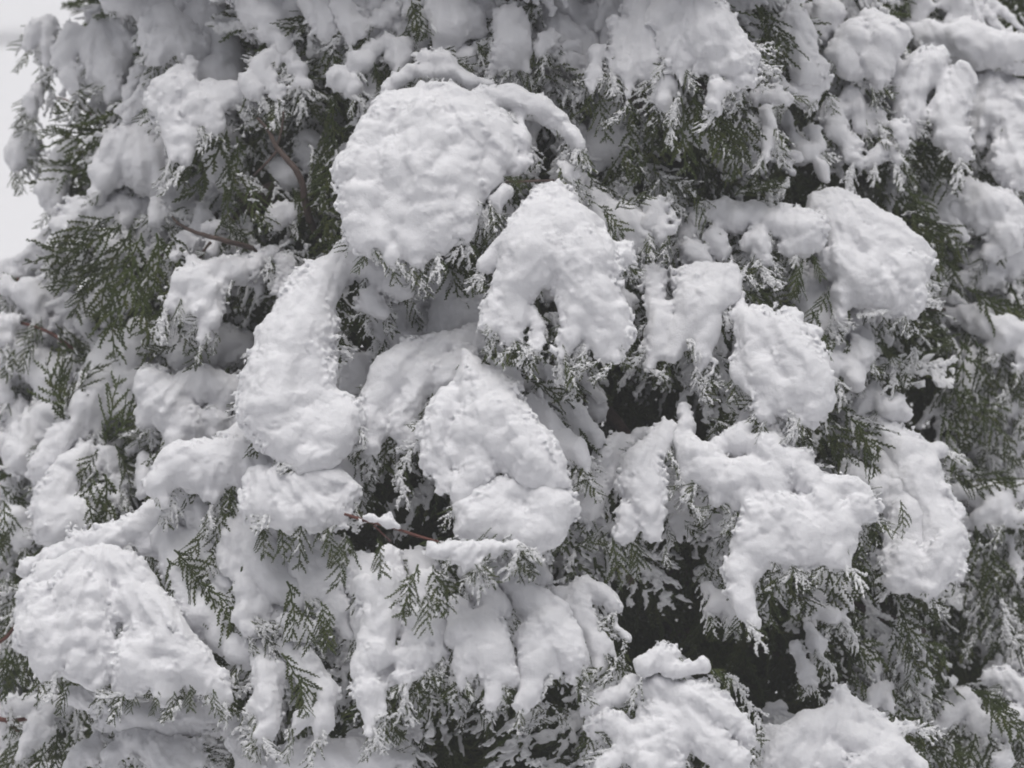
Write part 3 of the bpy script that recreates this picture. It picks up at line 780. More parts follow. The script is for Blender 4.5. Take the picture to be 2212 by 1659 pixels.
def tube(name, pts, mat, sides=8, label=None):
    """pts: world points with radius; a rounded tapering branch as one mesh under the tree."""
    P = np.array([p[:3] for p in pts]) - TREE_LOC
    Rr = [p[3] for p in pts]
    # resample smooth
    PP, RR = [], []
    n = len(P)
    for i in range(n - 1):
        p0, p1, p2, p3 = P[max(i - 1, 0)], P[i], P[i + 1], P[min(i + 2, n - 1)]
        for t in np.linspace(0, 1, 5)[:-1]:
            PP.append(0.5 * (2 * p1 + (p2 - p0) * t + (2 * p0 - 5 * p1 + 4 * p2 - p3) * t * t + (3 * p1 - p0 - 3 * p2 + p3) * t ** 3))
            RR.append(Rr[i] + (Rr[i + 1] - Rr[i]) * t)
    PP.append(P[-1]); RR.append(Rr[-1])
    V, Fc = [], []
    for i, (p, r) in enumerate(zip(PP, RR)):
        tg = PP[min(i + 1, len(PP) - 1)] - PP[max(i - 1, 0)]
        tg = tg / (np.linalg.norm(tg) + 1e-9)
        a = np.cross(tg, [0.3, 0.9, 0.2]); a /= np.linalg.norm(a)
        b = np.cross(tg, a)
        for j in range(sides):
            w = 2 * math.pi * j / sides
            rr = r * (1 + 0.12 * math.sin(3.1 * i + 2.3 * j))
            V.append(p + (a * math.cos(w) + b * math.sin(w)) * rr)
    for i in range(len(PP) - 1):
        for j in range(sides):
            Fc.append((i * sides + j, i * sides + (j + 1) % sides, (i + 1) * sides + (j + 1) % sides, (i + 1) * sides + j))
    Fc.append(tuple(range(sides))[::-1])
    Fc.append(tuple(range((len(PP) - 1) * sides, len(PP) * sides)))
    me = bpy.data.meshes.new(name)
    fill_mesh(me, np.array(V), np.array([i for f in Fc for i in f]), np.array([len(f) for f in Fc]))
    me.materials.append(mat)
    o = new_obj(name, me, parent=TREE)
    if label: o['label'] = label
    return o


tp = TREE_LOC
tube('trunk', [(tp[0], tp[1], -0.05, .065), (tp[0] + .01, tp[1], .6, .055), (tp[0] - .01, tp[1] + .01, 1.2, .045), (tp[0] + .015, tp[1] - .02, 1.75, .032), (tp[0] + .01, tp[1], 2.3, .018)], M_BARK, 12)


def twig(tile, s, mat, layer, label=None):
    pts = []
    for tok in s.split():
        a = [float(v) for v in tok.split(',')]
        x, y = t2d(tile, a[0], a[1])
        d = base_depth(x, y) - layer / 100.0 - (a[3] / 100.0 if len(a) > 3 else 0)
        pts.append((*world_pt(x, y, d), a[2] * TK * mpp(d) * .72))
    return tube('branch', pts, mat, 8, label)


twig(1, '2100,1750,40,-25 1890,1340,34,-8 1830,1080,28 1690,900,22 1640,800,16 1570,720,12', M_BARK, 3)
twig(1, '1690,920,14 1630,990,12 1550,1070,9', M_BARK, 3)
twig(1, '1690,890,12 1720,780,10 1730,680,8', M_BARK, 3)
twig(1, '1700,1560,26,-14 1400,1475,22 1200,1420,17 1090,1365,13 1050,1320,8', M_BARK, 4)
twig(1, '1210,1640,20,-3 1230,1560,17 1285,1475,13', M_BARK, 1)
twig(1, '760,830,24,-5 690,780,18 600,730,14 430,620,9 320,590,6', M_TWIG, -9, 'bare reddish end of the left spray')
twig(2, '1180,820,36,-10 1130,520,32 1105,400,26 1090,200,24 1060,0,22', M_TWIG, -6, 'dark red upright stem')
twig(2, '1060,535,12 960,555,11 860,530,8', M_TWIG, 0)
twig(2, '1430,1100,10 1280,1105,11 1130,1110,9', M_BARK, 9)
twig(4, '-60,440,13 140,460,13 300,515,14 400,580,15 470,640,16,-6', M_TWIG, 2, 'reddish twig at the left edge')
twig(4, '110,180,8 105,260,8 90,340,6', M_TWIG, 0)
twig(8, '150,110,12 260,145,14 420,185,13 600,245,12 780,295,9', M_TWIG, 20, 'bare red twig pointing right')
twig(8, '330,180,9 430,275,7', M_TWIG, 20)
twig(7, '-20,1360,22 70,1368,20 160,1360,18 260,1330,14,-4', M_TWIG, 14)
twig(7, '30,1370,13 120,1440,11', M_TWIG, 14)
twig(7, '-30,910,15 40,860,15 110,770,11', M_TWIG, 20)
twig(7, '1190,150,20 1250,190,18 1320,180,14', M_TWIG, 10)
twig(6, '1180,1290,18,-5 1270,1350,16 1310,1450,10', M_BARK, 1)
twig(5, '1625,745,6 1690,830,11 1752,925,9', M_PALE, -7, 'pale bare twig in the dark hollow')
rb = random.Random(11)
for i in range(26):                                         # boughs running out from the trunk into the mass
    x, y = rb.uniform(150, 2080), rb.uniform(60, 1600)
    d = base_depth(x, y)
    e = world_pt(x, y, d + 0.06)
    z0 = e[2] + rb.uniform(-.02, .12)
    m = (np.array([tp[0], tp[1], z0]) * .45 + e * .55) + np.array([0, 0, .04])
    tube('branch', [(tp[0], tp[1], z0 - .06, .016), (*m, .011), (*e, .005)], M_BARK, 6)

# hollows: places where only deep dark foliage shows (tile, x, y, rx, ry)
HOLLOWS = [(3, 860, 720, 130, 130), (3, 1100, 1100, 290, 130), (3, 250, 1000, 330, 90), (3, 870, 1240, 90, 60), (2, 1380, 880, 120, 110),
           (5, 300, 300, 110, 90), (5, 230, 520, 80, 90), (5, 1760, 900, 240, 260), (5, 520, 1500, 300, 120), (8, 560, 130, 300, 120),
           (4, 1680, 320, 130, 150), (6, 110, 1020, 230, 130), (6, 60, 850, 150, 150), (6, 1530, 800, 160, 260), (6, 1560, 1150, 160, 90),
           (9, 40, 420, 150, 320), (9, 380, 860, 480, 230), (9, 760, 1200, 330, 120), (9, 1800, 980, 160, 230), (9, 2150, 700, 60, 80),
           (8, 1960, 760, 230, 300), (8, 1560, 1170, 230, 90), (8, 1050, 1480, 420, 190), (8, 80, 1150, 130, 220), (7, 2080, 1080, 110, 230),
           (7, 1900, 1560, 260, 80), (7, 1300, 1460, 110, 110), (8, 480, 460, 40, 40), (4, 800, 1600, 140, 90), (9, 600, 1000, 300, 200), (8, 1450, 500, 1, 1)]
HD = [(*t2d(t, x, y), rx * TK, ry * TK) for t, x, y, rx, ry in HOLLOWS]


def hollow(x, y, grow=1.0):
    return any(((x - a) / (b_ * grow)) ** 2 + ((y - b) / (c_ * grow)) ** 2 < 1 for a, b, b_, c_ in HD)


LEFT = [(-200, 140), (0, 140), (100, 125), (200, 130), (300, 140), (450, 110), (560, 45), (620, -250), (2000, -250)]


def left_limit(y):
    return np.interp(y, [a for a, b in LEFT], [b for a, b in LEFT])


def trunk_angle(x, y):
    """How sprays droop: outwards from the stem and down."""
    return 90 - (x - 1100) / 1100 * 32


PLACED = []        # (matrix, dust level) to be built one by one
MASS = []          # (matrix, dust level, deep) joined

# sprays seen clearly in the photograph: tile, root x, y, angle, length (tile units), dust 0..3 (0 bare), layer
SEEN = [
    (1, 690, 790, 212, 480, 1, -8), (1, 680, 790, 178, 480, 1, -8), (1, 690, 800, 160, 420, 1, -8), (1, 640, 870, 128, 420, 1, -8), (1, 560, 740, 150, 360, 1, -9), (1, 700, 820, 140, 300, 2, -7),
    (1, 640, 560, 60, 260, 2, -9), (1, 1500, 480, 340, 420, 1, -3), (1, 1620, 420, 10, 400, 1, -4), (1, 1650, 600, 320, 380, 1, -4), (1, 1700, 500, 35, 380, 1, -5), (1, 1600, 640, 80, 300, 1, -6),
    (1, 1330, 790, 125, 420, 1, -1), (1, 1380, 800, 100, 440, 0, -1), (1, 1450, 830, 85, 420, 1, -3), (1, 1330, 820, 150, 380, 1, 0), (1, 1520, 1100, 85, 430, 1, -2), (1, 1360, 1120, 70, 430, 1, 0), (1, 1650, 1060, 70, 400, 2, -5),
    (1, 1880, 880, 60, 420, 1, -6), (1, 2000, 700, 80, 420, 1, -7), (1, 1900, 1100, 50, 420, 1, -6), (1, 2050, 950, 100, 420, 1, -6), (1, 2080, 600, 60, 380, 1, -7), (1, 2030, 1150, 95, 440, 1, -4), (1, 1780, 1150, 60, 300, 1, -6),
    (1, 700, 1330, 170, 420, 1, 2), (1, 740, 1370, 145, 460, 0, 2), (1, 800, 1400, 120, 480, 0, 2), (1, 860, 1420, 100, 480, 0, 3), (1, 960, 1420, 85, 470, 0, 3), (1, 650, 1420, 150, 450, 1, 3), (1, 1050, 1420, 75, 440, 1, 2), (1, 560, 1480, 165, 440, 1, 1),
    (4, 700, 60, 115, 480, 0, 3), (4, 820, 50, 100, 500, 0, 4), (4, 600, 60, 130, 420, 0, 3), (4, 900, 90, 80, 440, 0, 3), (4, 560, 160, 110, 380, 0, 4), (4, 700, 220, 105, 420, 0, 5), (4, 820, 220, 75, 400, 0, 5), (4, 1010, 360, 130, 330, 1, 4), (4, 1140, 400, 95, 330, 2, 3),
    (4, 430, 1040, 235, 420, 1, 5), (4, 400, 1060, 255, 380, 0, 5), (4, 380, 1020, 290, 420, 1, 4), (4, 380, 1100, 100, 300, 1, 3), (4, 640, 1180, 280, 420, 0, 3), (4, 690, 1150, 310, 420, 0, 4), (4, 700, 1200, 60, 350, 1, 3), (4, 600, 1230, 130, 300, 1, 4),
    (4, 580, 1330, 95, 380, 1, 6), (4, 640, 1380, 80, 400, 1, 6), (4, 820, 740, 10, 300, 1, 1), (4, 1080, 590, 155, 300, 1, 1), (4, 30, 560, 60, 330, 1, 2), (4, 230, 540, 130, 300, 1, 1), (4, 0, 1450, 40, 300, 0, 3), (4, 80, 1500, 60, 330, 0, 2), (4, 250, 420, 110, 280, 1, 2), (4, 120, 560, 95, 300, 1, 1),
    (4, 1080, 1400, 130, 260, 1, 13), (4, 1180, 1370, 80, 300, 1, 12), (4, 1430, 1420, 115, 280, 1, 12), (4, 1400, 1500, 100, 300, 1, 12), (4, 1040, 1130, 110, 330, 2, 3), (4, 920, 1250, 95, 360, 2, 3),
    (7, 1060, 330, 40, 420, 0, 13), (7, 1020, 380, 70, 360, 0, 13), (7, 1120, 420, 20, 300, 0, 12), (7, 1240, 520, 60, 460, 1, 12), (7, 1300, 580, 40, 420, 1, 12), (7, 1330, 640, 65, 430, 1, 12), (7, 1400, 700, 75, 430, 1, 11), (7, 1480, 430, 95, 420, 2, 10), (7, 1300, 320, 95, 400, 2, 11), (7, 1250, 180, 110, 340, 1, 11), (7, 1360, 80, 100, 320, 1, 11),
    (7, 1600, 130, 80, 400, 1, 15), (7, 1840, 130, 95, 330, 1, 15), (7, 1560, 110, 70, 200, 0, 15), (7, 1700, 160, 70, 300, 1, 15), (7, 2000, 200, 80, 320, 1, 14), (7, 2100, 220, 80, 320, 1, 14), (7, 1750, 520, 70, 480, 1, 12), (7, 1860, 640, 70, 420, 1, 12), (7, 1960, 640, 85, 360, 1, 12), (7, 1720, 960, 60, 420, 0, 14), (7, 1840, 1100, 100, 300, 0, 14),
    (7, 620, 1120, 95, 220, 0, 22), (7, 720, 1150, 90, 220, 0, 22), (7, 820, 1180, 95, 210, 0, 22), (7, 960, 1180, 85, 220, 1, 22), (7, 1060, 1190, 90, 220, 1, 22), (7, 1160, 1150, 85, 240, 1, 21), (7, 1300, 1180, 85, 260, 1, 20), (7, 420, 1160, 120, 260, 0, 20), (7, 250, 1000, 95, 320, 1, 21), (7, 170, 860, 100, 360, 1, 20),
    (7, 90, 950, 100, 420, 0, 19), (7, 60, 980, 120, 400, 0, 19), (7, 30, 930, 80, 400, 0, 18), (7, 300, 470, 215, 220, 0, 21), (7, 150, 600, 230, 160, 0, 20), (7, 360, 1420, 100, 420, 0, 11), (7, 420, 1450, 85, 420, 0, 11), (7, 280, 1500, 115, 380, 0, 11), (7, 130, 1450, 100, 330, 0, 10), (7, 60, 1500, 100, 330, 0, 10), (7, 20, 30, 80, 330, 0, 8), (7, 80, 150, 105, 330, 1, 8), (7, 450, 60, 70, 330, 0, 7), (7, 550, 40, 85, 330, 0, 7),
    (3, 200, 520, 95, 420, 0, 4), (3, 180, 600, 70, 460, 0, 5), (3, 270, 620, 55, 480, 1, 5), (3, 330, 640, 65, 440, 1, 5), (3, 430, 620, 70, 440, 1, 5), (3, 480, 600, 80, 440, 2, 5), (3, 120, 640, 95, 400, 0, 3), (3, 60, 620, 100, 400, 0, 2), (3, 400, 760, 70, 260, 1, 6),
    (3, 660, 80, 85, 440, 1, 0), (3, 600, 150, 75, 400, 1, -2), (3, 740, 120, 90, 440, 2, -2), (3, 650, 330, 95, 300, 1, 1), (3, 780, 250, 95, 360, 2, -3), (3, 560, 30, 60, 380, 1, -2), (3, 1060, 140, 80, 300, 2, -6), (3, 830, 20, 85, 400, 1, -6),
    (3, 1620, 750, 110, 420, 0, -4), (3, 1680, 820, 70, 420, 1, -3), (3, 1540, 720, 95, 380, 1, -5), (3, 1780, 900, 80, 330, 1, -3), (3, 1340, 980, 90, 420, 1, -6), (3, 1420, 1100, 70, 430, 0, -4), (3, 1380, 1180, 55, 460, 1, -3), (3, 1450, 1150, 30, 420, 1, -3), (3, 1480, 1280, 50, 420, 0, -2), (3, 1600, 1380, 20, 330, 1, -2), (3, 1560, 1420, 70, 380, 1, -2), (3, 1700, 1500, 85, 300, 0, -1), (3, 1850, 900, 105, 420, 2, -4), (3, 1640, 0, 92, 230, 1, -12), (3, 1600, 60, 120, 160, 1, -12),
    (3, 30, 1080, 60, 330, 2, -2), (3, 500, 1080, 40, 300, 2, -1), (3, 160, 1150, 50, 300, 2, 0), (3, 560, 1180, 320, 260, 1, 1), (3, 430, 1200, 330, 300, 1, 1), (3, 900, 1550, 60, 220, 0, 6), (3, 840, 1600, 110, 260, 0, 6),
    (6, 480, 250, 40, 300, 0, 3), (6, 560, 260, 20, 330, 0, 3), (6, 830, 120, 110, 260, 0, 6), (6, 1000, 230, 100, 260, 1, 6), (6, 1100, 330, 100, 380, 1, 3), (6, 900, 380, 85, 380, 1, 3), (6, 1120, 560, 90, 330, 1, 3), (6, 1290, 580, 30, 200, 0, 5), (6, 1380, 700, 150, 200, 0, 4), (6, 1000, 800, 80, 360, 1, 2), (6, 1080, 950, 60, 400, 2, 3), (6, 950, 1020, 50, 380, 1, 2), (6, 1140, 1040, 55, 360, 1, 8),
    (6, 1640, 50, 100, 330, 0, -3), (6, 1780, 0, 95, 300, 0, -3), (6, 1850, 240, 40, 400, 0, -3), (6, 1950, 300, 30, 420, 0, -2), (6, 2080, 200, 60, 380, 1, -2), (6, 1700, 330, 120, 400, 1, -4), (6, 1620, 420, 100, 430, 1, -5), (6, 1700, 520, 80, 460, 1, -4), (6, 1800, 560, 70, 460, 1, -3), (6, 1900, 560, 65, 430, 1, -2), (6, 2020, 600, 70, 430, 1, -2), (6, 2120, 620, 75, 400, 1, -2), (6, 1760, 850, 60, 460, 1, -3), (6, 1700, 900, 75, 430, 1, -3), (6, 1880, 880, 45, 430, 1, -2), (6, 1990, 1000, 50, 400, 1, -2), (6, 1680, 1020, 60, 400, 1, -3), (6, 1720, 1350, 20, 420, 1, -2), (6, 1850, 1350, 30, 420, 0, -1), (6, 2000, 1360, 40, 380, 0, -1), (6, 1440, 1540, 75, 260, 0, 12),
    (9, 1330, 560, 20, 420, 1, 5), (9, 1400, 620, 55, 420, 1, 6), (9, 1420, 720, 330, 330, 1, 6), (9, 1420, 780, 20, 360, 1, 6), (9, 1450, 830, 60, 430, 1, 5), (9, 1380, 760, 80, 420, 2, 4), (9, 1500, 950, 75, 420, 2, 3), (9, 1600, 960, 80, 380, 1, 3), (9, 1400, 1180, 75, 420, 1, 3), (9, 1500, 1260, 70, 430, 1, 3), (9, 1560, 1330, 80, 360, 1, 3), (9, 940, 800, 10, 420, 1, 1), (9, 1080, 840, 30, 420, 1, 1), (9, 1000, 1000, 60, 380, 2, 0), (9, 1150, 1000, 70, 430, 2, 1),
    (9, 1780, 130, 80, 420, 1, -2), (9, 1900, 180, 75, 440, 1, -2), (9, 1980, 280, 70, 420, 1, -1), (9, 1830, 480, 60, 430, 2, -2), (9, 2100, 500, 80, 420, 1, -1), (9, 2050, 800, 40, 400, 1, 0), (9, 1880, 1180, 40, 420, 0, 9), (9, 1960, 1180, 65, 380, 0, 9), (9, 2060, 1250, 60, 330, 1, 8), (9, 1980, 1450, 80, 400, 0, 8), (9, 1900, 1450, 100, 380, 0, 8), (9, 2080, 1480, 80, 380, 1, 8), (9, 1760, 1500, 60, 330, 0, 7), (9, 2160, 1450, 85, 330, 1, 8),
    (9, 660, 400, 95, 420, 1, 4), (9, 760, 420, 80, 430, 1, 4), (9, 1000, 420, 80, 380, 1, 4), (9, 1200, 280, 95, 380, 1, 4), (9, 480, 640, 95, 300, 1, 8), (9, 1160, 1380, 90, 330, 0, 8),
    (8, 160, 240, 85, 360, 1, 17), (8, 350, 260, 80, 360, 1, 17), (8, 600, 420, 110, 380, 1, 16), (8, 690, 420, 85, 420, 1, 16), (8, 700, 480, 40, 260, 0, 17), (8, 560, 480, 105, 360, 1, 15), (8, 640, 560, 75, 360, 1, 15), (8, 300, 880, 80, 300, 1, 13), (8, 480, 1020, 70, 380, 1, 9), (8, 680, 930, 100, 380, 1, 10), (8, 560, 1080, 85, 420, 1, 6), (8, 750, 1080, 60, 330, 2, 7), (8, 1780, 260, 85, 360, 1, 5), (8, 1870, 200, 80, 380, 0, 5), (8, 1930, 300, 85, 300, 0, 4), (8, 430, 1350, 60, 260, 0, 4), (8, 600, 300, 350, 260, 0, 16), (8, 60, 700, 95, 330, 1, 13),
    (5, 800, 0, 95, 330, 1, -1), (5, 880, 20, 80, 330, 1, 0), (5, 1250, 800, 20, 400, 1, 1), (5, 1500, 760, 60, 260, 1, 0), (5, 1200, 840, 40, 420, 2, 3), (5, 1430, 1050, 40, 330, 1, 2), (5, 1580, 1100, 80, 360, 1, 3), (5, 400, 1080, 85, 330, 1, 5), (5, 180, 1180, 60, 300, 0, 3), (5, 620, 1020, 95, 330, 1, 5), (5, 1200, 560, 80, 330, 2, 4), (5, 1180, 520, 95, 260, 0, 9), (5, 430, 130, 90, 330, 0, 2), (5, 130, 330, 70, 260, 1, 2), (5, 1640, 620, 110, 330, 2, 12), (5, 1900, 480, 85, 360, 1, 1), (5, 2000, 520, 80, 380, 1, 1),
    (2, 560, 0, 80, 260, 0, -3), (2, 600, 20, 60, 240, 1, -4), (2, 50, 220, 80, 380, 1, -4), (2, 950, 260, 40, 200, 0, -5), (2, 1260, 430, 350, 420, 2, -2), (2, 1350, 400, 20, 420, 2, -3), (2, 1400, 560, 15, 330, 2, -4), (2, 1700, 560, 80, 330, 1, 0), (2, 1900, 760, 95, 420, 1, 0), (2, 2000, 700, 80, 430, 1, 0), (2, 1640, 1050, 70, 360, 1, -4), (2, 1780, 960, 85, 420, 2, -3), (2, 1880, 980, 80, 420, 2, -3), (2, 1800, 1280, 330, 260, 1, 2), (2, 1700, 1250, 40, 300, 1, 2), (2, 1020, 1200, 110, 330, 1, 4), (2, 950, 1350, 90, 420, 1, 2), (2, 1120, 1080, 20, 200, 0, 9), (2, 330, 380, 80, 240, 0, -3), (2, 100, 900, 100, 400, 1, -3), (2, 60, 600, 75, 420, 1, -5), (2, 2080, 1050, 60, 360, 2, -2), (2, 1450, 600, 70, 360, 1, -5),
]
rf = random.Random(3)
for t, x, y, a, ln, du, lay in SEEN:
    X, Y = t2d(t, x, y)
    # clear of the snow that bulges forward around them
    lay += 4.5 if t in (7, 8) and lay < 19 else 2.5 if du < 2 else 1.0
    d = base_depth(X, Y) - lay / 100.0
    L = ln * TK * mpp(d) * (.82 if t in (7, 8) else .95) * rf.uniform(.8, 1.12)
    PLACED.append((frond_matrix(X, Y, d, a + rf.uniform(-5, 5), rf.uniform(.0, .35), rf.uniform(-.45, .45), L / 0.128), du))

# sprays that carry the snow clumps: tips and edges come out from under the snow
for c in CLUMP_DATA:
    if not c['fronds']:
        continue
    for s in c['st']:
        for i in range(len(s)):
            x, y, r = s[i]
            if i + 1 < len(s):
                tx, ty = s[i + 1][0] - x, s[i + 1][1] - y
            else:
                tx, ty = x - s[i - 1][0], y - s[i - 1][1]
            ang = math.degrees(math.atan2(ty, tx))
            last = i == len(s) - 1
            for sgn in ((0,) if last else ((-1, 1) if rf.random() < .3 else (rf.choice((-1, 1)),))):
                da = sgn * rf.uniform(15, 50) + rf.uniform(-8, 8)
                a2 = ang + da
                # sprays droop: pull the angle towards straight down
                a2 = a2 + 0.25 * (((90 - a2 + 180) % 360) - 180)
                ox, oy = -math.sin(math.radians(ang)) * sgn * r * .25, math.cos(math.radians(ang)) * sgn * r * .25
                back = r * (0.9 if last else .5)
                X, Y = x + ox - math.cos(math.radians(a2)) * back * .6, y + oy - math.sin(math.radians(a2)) * back * .6
                d = c['d0'] - c['lean'] * (y - (min(p[1] for q in c['st'] for p in q) + sum(p[1] for q in c['st'] for p in q) / sum(len(q) for q in c['st'])) / 2) * c['k_mpp'] + r * c['k_mpp'] * .35
                L = (r * 1.5 + rf.uniform(10, 40)) * c['k_mpp']
                L = min(max(L, .045), .12)
                tipx, tipy = X + math.cos(math.radians(a2)) * L / c['k_mpp'] * .8, Y + math.sin(math.radians(a2)) * L / c['k_mpp'] * .8
                if hollow(tipx, tipy, 1.1) and rf.random() < .88:
                    continue
                MASS.append((frond_matrix(X, Y, d, a2, rf.uniform(-.1, .3), rf.uniform(-.5, .5), L / .128), rf.choice((1, 2, 3)), False))

# sprig tips that stick out of the snow
for c in CLUMP_DATA:
    if not c['fronds']:
        continue
    P0 = [p for s in c['st'] for p in s]
    mid = (min(p[1] for p in P0) + sum(p[1] for p in P0) / len(P0)) / 2
    for s in c['st']:
        for i in range(len(s)):
            x, y, r = s[i]
            for q in range(2 if i == len(s) - 1 else 1):
                if rf.random() < .6:
                    continue
                X, Y = x + rf.uniform(-.9, .9) * r, y + rf.uniform(.0, 1.0) * r
                d = c['d0'] - c['lean'] * (Y - mid) * c['k_mpp'] - r * c['k_mpp'] * rf.uniform(.3, .7)
                MASS.append((frond_matrix(X, Y, d, 90 + rf.gauss(0, 35), rf.uniform(.1, .7), rf.uniform(-.7, .7), rf.uniform(.18, .36)), rf.choice((2, 2, 3)), False))

# where the clumps lie (coarse map in d units), so that the sprays behind them stay behind
GX, GY = 12, 12
COV = np.full((2600 // GX, 2100 // GY), 9.0)


def cov_at(x, y):
    i, j = int((x + 190) / GX), int((y + 190) / GY)
    return COV[i, j] if 0 <= i < COV.shape[0] and 0 <= j < COV.shape[1] else 9.0


for c in CLUMP_DATA:
    P0 = [p for s in c['st'] for p in s]
    mid = (min(p[1] for p in P0) + sum(p[1] for p in P0) / len(P0)) / 2
    for s in c['st']:
        for (xa, ya, ra), (xb, yb, rb_) in zip(s[:-1], s[1:]):
            for t in np.linspace(0, 1, 8):
                x, y, r = xa + (xb - xa) * t, ya + (yb - ya) * t, ra + (rb_ - ra) * t
                dd = c['d0'] - c['lean'] * (y - mid) * c['k_mpp']
                i0, i1 = int((x - r + 190) / GX), int((x + r + 190) / GX) + 1
                j0, j1 = int((y - r + 190) / GY), int((y + r + 190) / GY) + 1
                if i1 > 0 and j1 > 0:
                    blk = COV[max(i0, 0):i1, max(j0, 0):j1]
                    blk[:] = np.where(blk > 8.9, dd, np.maximum(blk, dd))

# carpet of snow-dusted sprays between and behind the clumps, then darker and darker layers inside
def layer(step, dep0, dep1, dust, sc, keep_hollow, seed, y0=-120, y1=1800):
    r = random.Random(seed)
    y = y0
    while y < y1:
        x = -120
        while x < (2340 if y0 > -500 else 1700):
            X, Y = x + r.uniform(-.5, .5) * step, y + r.uniform(-.5, .5) * step
            x += step
            if X < left_limit(Y) + 40 + sc * 95 + dep1 * 120:
                continue
            if dep1 < .2 and ((X - 600) / 95) ** 2 + ((Y - 345) / 130) ** 2 < 1:
                continue
            h = hollow(X, Y + 30, 1.25)
            if h and r.random() > keep_hollow:
                continue
            d = base_depth(X, Y) + r.uniform(dep0, dep1)
            ta = math.radians(trunk_angle(X, Y))
            cv = [cov_at(X + math.cos(ta) * 190 * q, Y + math.sin(ta) * 190 * q) for q in (0, .35, .7, 1)]
            cv = [q for q in cv if q < 8.9]
            if cv:
                d = max(d, max(cv) + r.uniform(.015, .05))
            L = .128 * sc * r.uniform(.8, 1.25)
            MASS.append((frond_matrix(X, Y, d, trunk_angle(X, Y) + r.gauss(0, 28), r.uniform(-.2, .5), r.uniform(-.7, .7), L / .128), 0 if h else r.choice(dust), dep0 > .15))
        y += step * .9


layer(76, .03, .08, (1, 2, 2, 3, 3), .8, .02, 21)
layer(150, .00, .12, (2, 3), 1.5, 1, 26, -1050, -330)  # unseen sprays above the frame, added for their shade, stopping short of the right
layer(88, .12, .18, (0, 1, 1, 2), 1.0, .25, 22)
layer(92, .24, .34, (0,), 1.3, 1.0, 23)
layer(95, .38, .46, (0,), 1.7, 1.0, 24)
layer(95, .48, .58, (0,), 2.0, 1.0, 25)

# settled snow lying deeper in, between the big clumps
def filler_geo(seed):
    r = random.Random(seed)
    h = 0.0026
    V = None
    segs = []
    for i in range(r.choice((3, 4, 5))):
        a = r.uniform(-55, 55)
        p = np.array([r.uniform(-.02, .02), r.uniform(-.01, .03), 0.0])
        rad = r.uniform(.013, .022)
        for j in range(3):
            q = p + np.array([math.sin(math.radians(a)), -math.cos(math.radians(a)), .25]) * r.uniform(.018, .032)
            segs.append((p, q, rad, rad * .78)); p = q; rad *= .78; a *= .8
    A = np.array([x for s_ in segs for x in s_[:2]])
    lo, hi = A.min(0) - .035, A.max(0) + .035
    n = np.ceil((hi - lo) / h).astype(int) + 1
    X, Y, Z = np.meshgrid(*[lo[i] + h * np.arange(n[i]) for i in range(3)], indexing='ij')
    V = np.full(n, .05)
    for a, b, ra, rb_ in segs:
        ab = b - a
        t = np.clip(((X - a[0]) * ab[0] + (Y - a[1]) * ab[1] + (Z - a[2]) * ab[2]) / (ab ** 2).sum(), 0, 1)
        d = np.sqrt((X - a[0] - t * ab[0]) ** 2 + (Y - a[1] - t * ab[1]) ** 2 + (1.4 * (Z - a[2] - t * ab[2])) ** 2) - (ra + t * (rb_ - ra))
        hh = np.maximum(.006 - np.abs(V - d), 0) / .006
        V = np.minimum(V, d) - hh * hh * .0015
    P = np.stack([X.ravel(), Y.ravel(), Z.ravel()], 1) + seed * 1.7
    V -= (.009 * perlin(P / .03) + .008 * perlin(P / .012) + .005 * perlin(P / .0065) - .002).reshape(V.shape)
    for s_ in (0, -1):
        V[s_] = .05; V[:, s_] = .05; V[:, :, s_] = .05
    return surface_nets(V, lo, h)


FILL = [filler_geo(i) for i in range(12)]
FILLED = []
r5 = random.Random(77)
for y in np.arange(-1050, -290, 105):               # unseen snow higher on the tree, added to shade the upper left and middle
    for x in np.arange(150 - y * .25, 1750 + y * .2, 120):
        d = base_depth(x, y) - r5.uniform(-.04, .12)
        sc = r5.uniform(1.6, 2.4)
        M = np.eye(4)
        M[:3, 0] = R_ * sc; M[:3, 1] = U * sc; M[:3, 2] = -F * sc
        M[:3, 3] = world_pt(x + r5.uniform(-40, 40), y + r5.uniform(-40, 40), d)
        FILLED.append(M)
for y in np.arange(-60, 1740, 62):
    for x in np.arange(-60, 2290, 70):
        X, Y = x + r5.uniform(-30, 30), y + r5.uniform(-26, 26)
        if X < left_limit(Y) + 55 or hollow(X, Y, 1.35) or ((X - 600) / 95) ** 2 + ((Y - 345) / 130) ** 2 < 1 or r5.random() < .6:
            continue
        d = base_depth(X, Y) + r5.uniform(.02, .09)
        cv = [cov_at(X, Y + q) for q in (-40, 0, 40)]
        cv = [q for q in cv if q < 8.9]
        if cv:
            d = max(d, max(cv) + .02)
        a = math.radians(-(X - 1100) / 1100 * 30 + r5.gauss(0, 18))
        sc = r5.uniform(.5, 1.0)
        M = np.eye(4)
        c_, s_ = math.cos(-a), math.sin(-a)
        M[:3, 0] = (R_ * c_ + U * s_) * sc; M[:3, 1] = (U * c_ - R_ * s_) * sc; M[:3, 2] = -F * sc
        M[:3, 3] = world_pt(X, Y, d)
        FILLED.append(M)

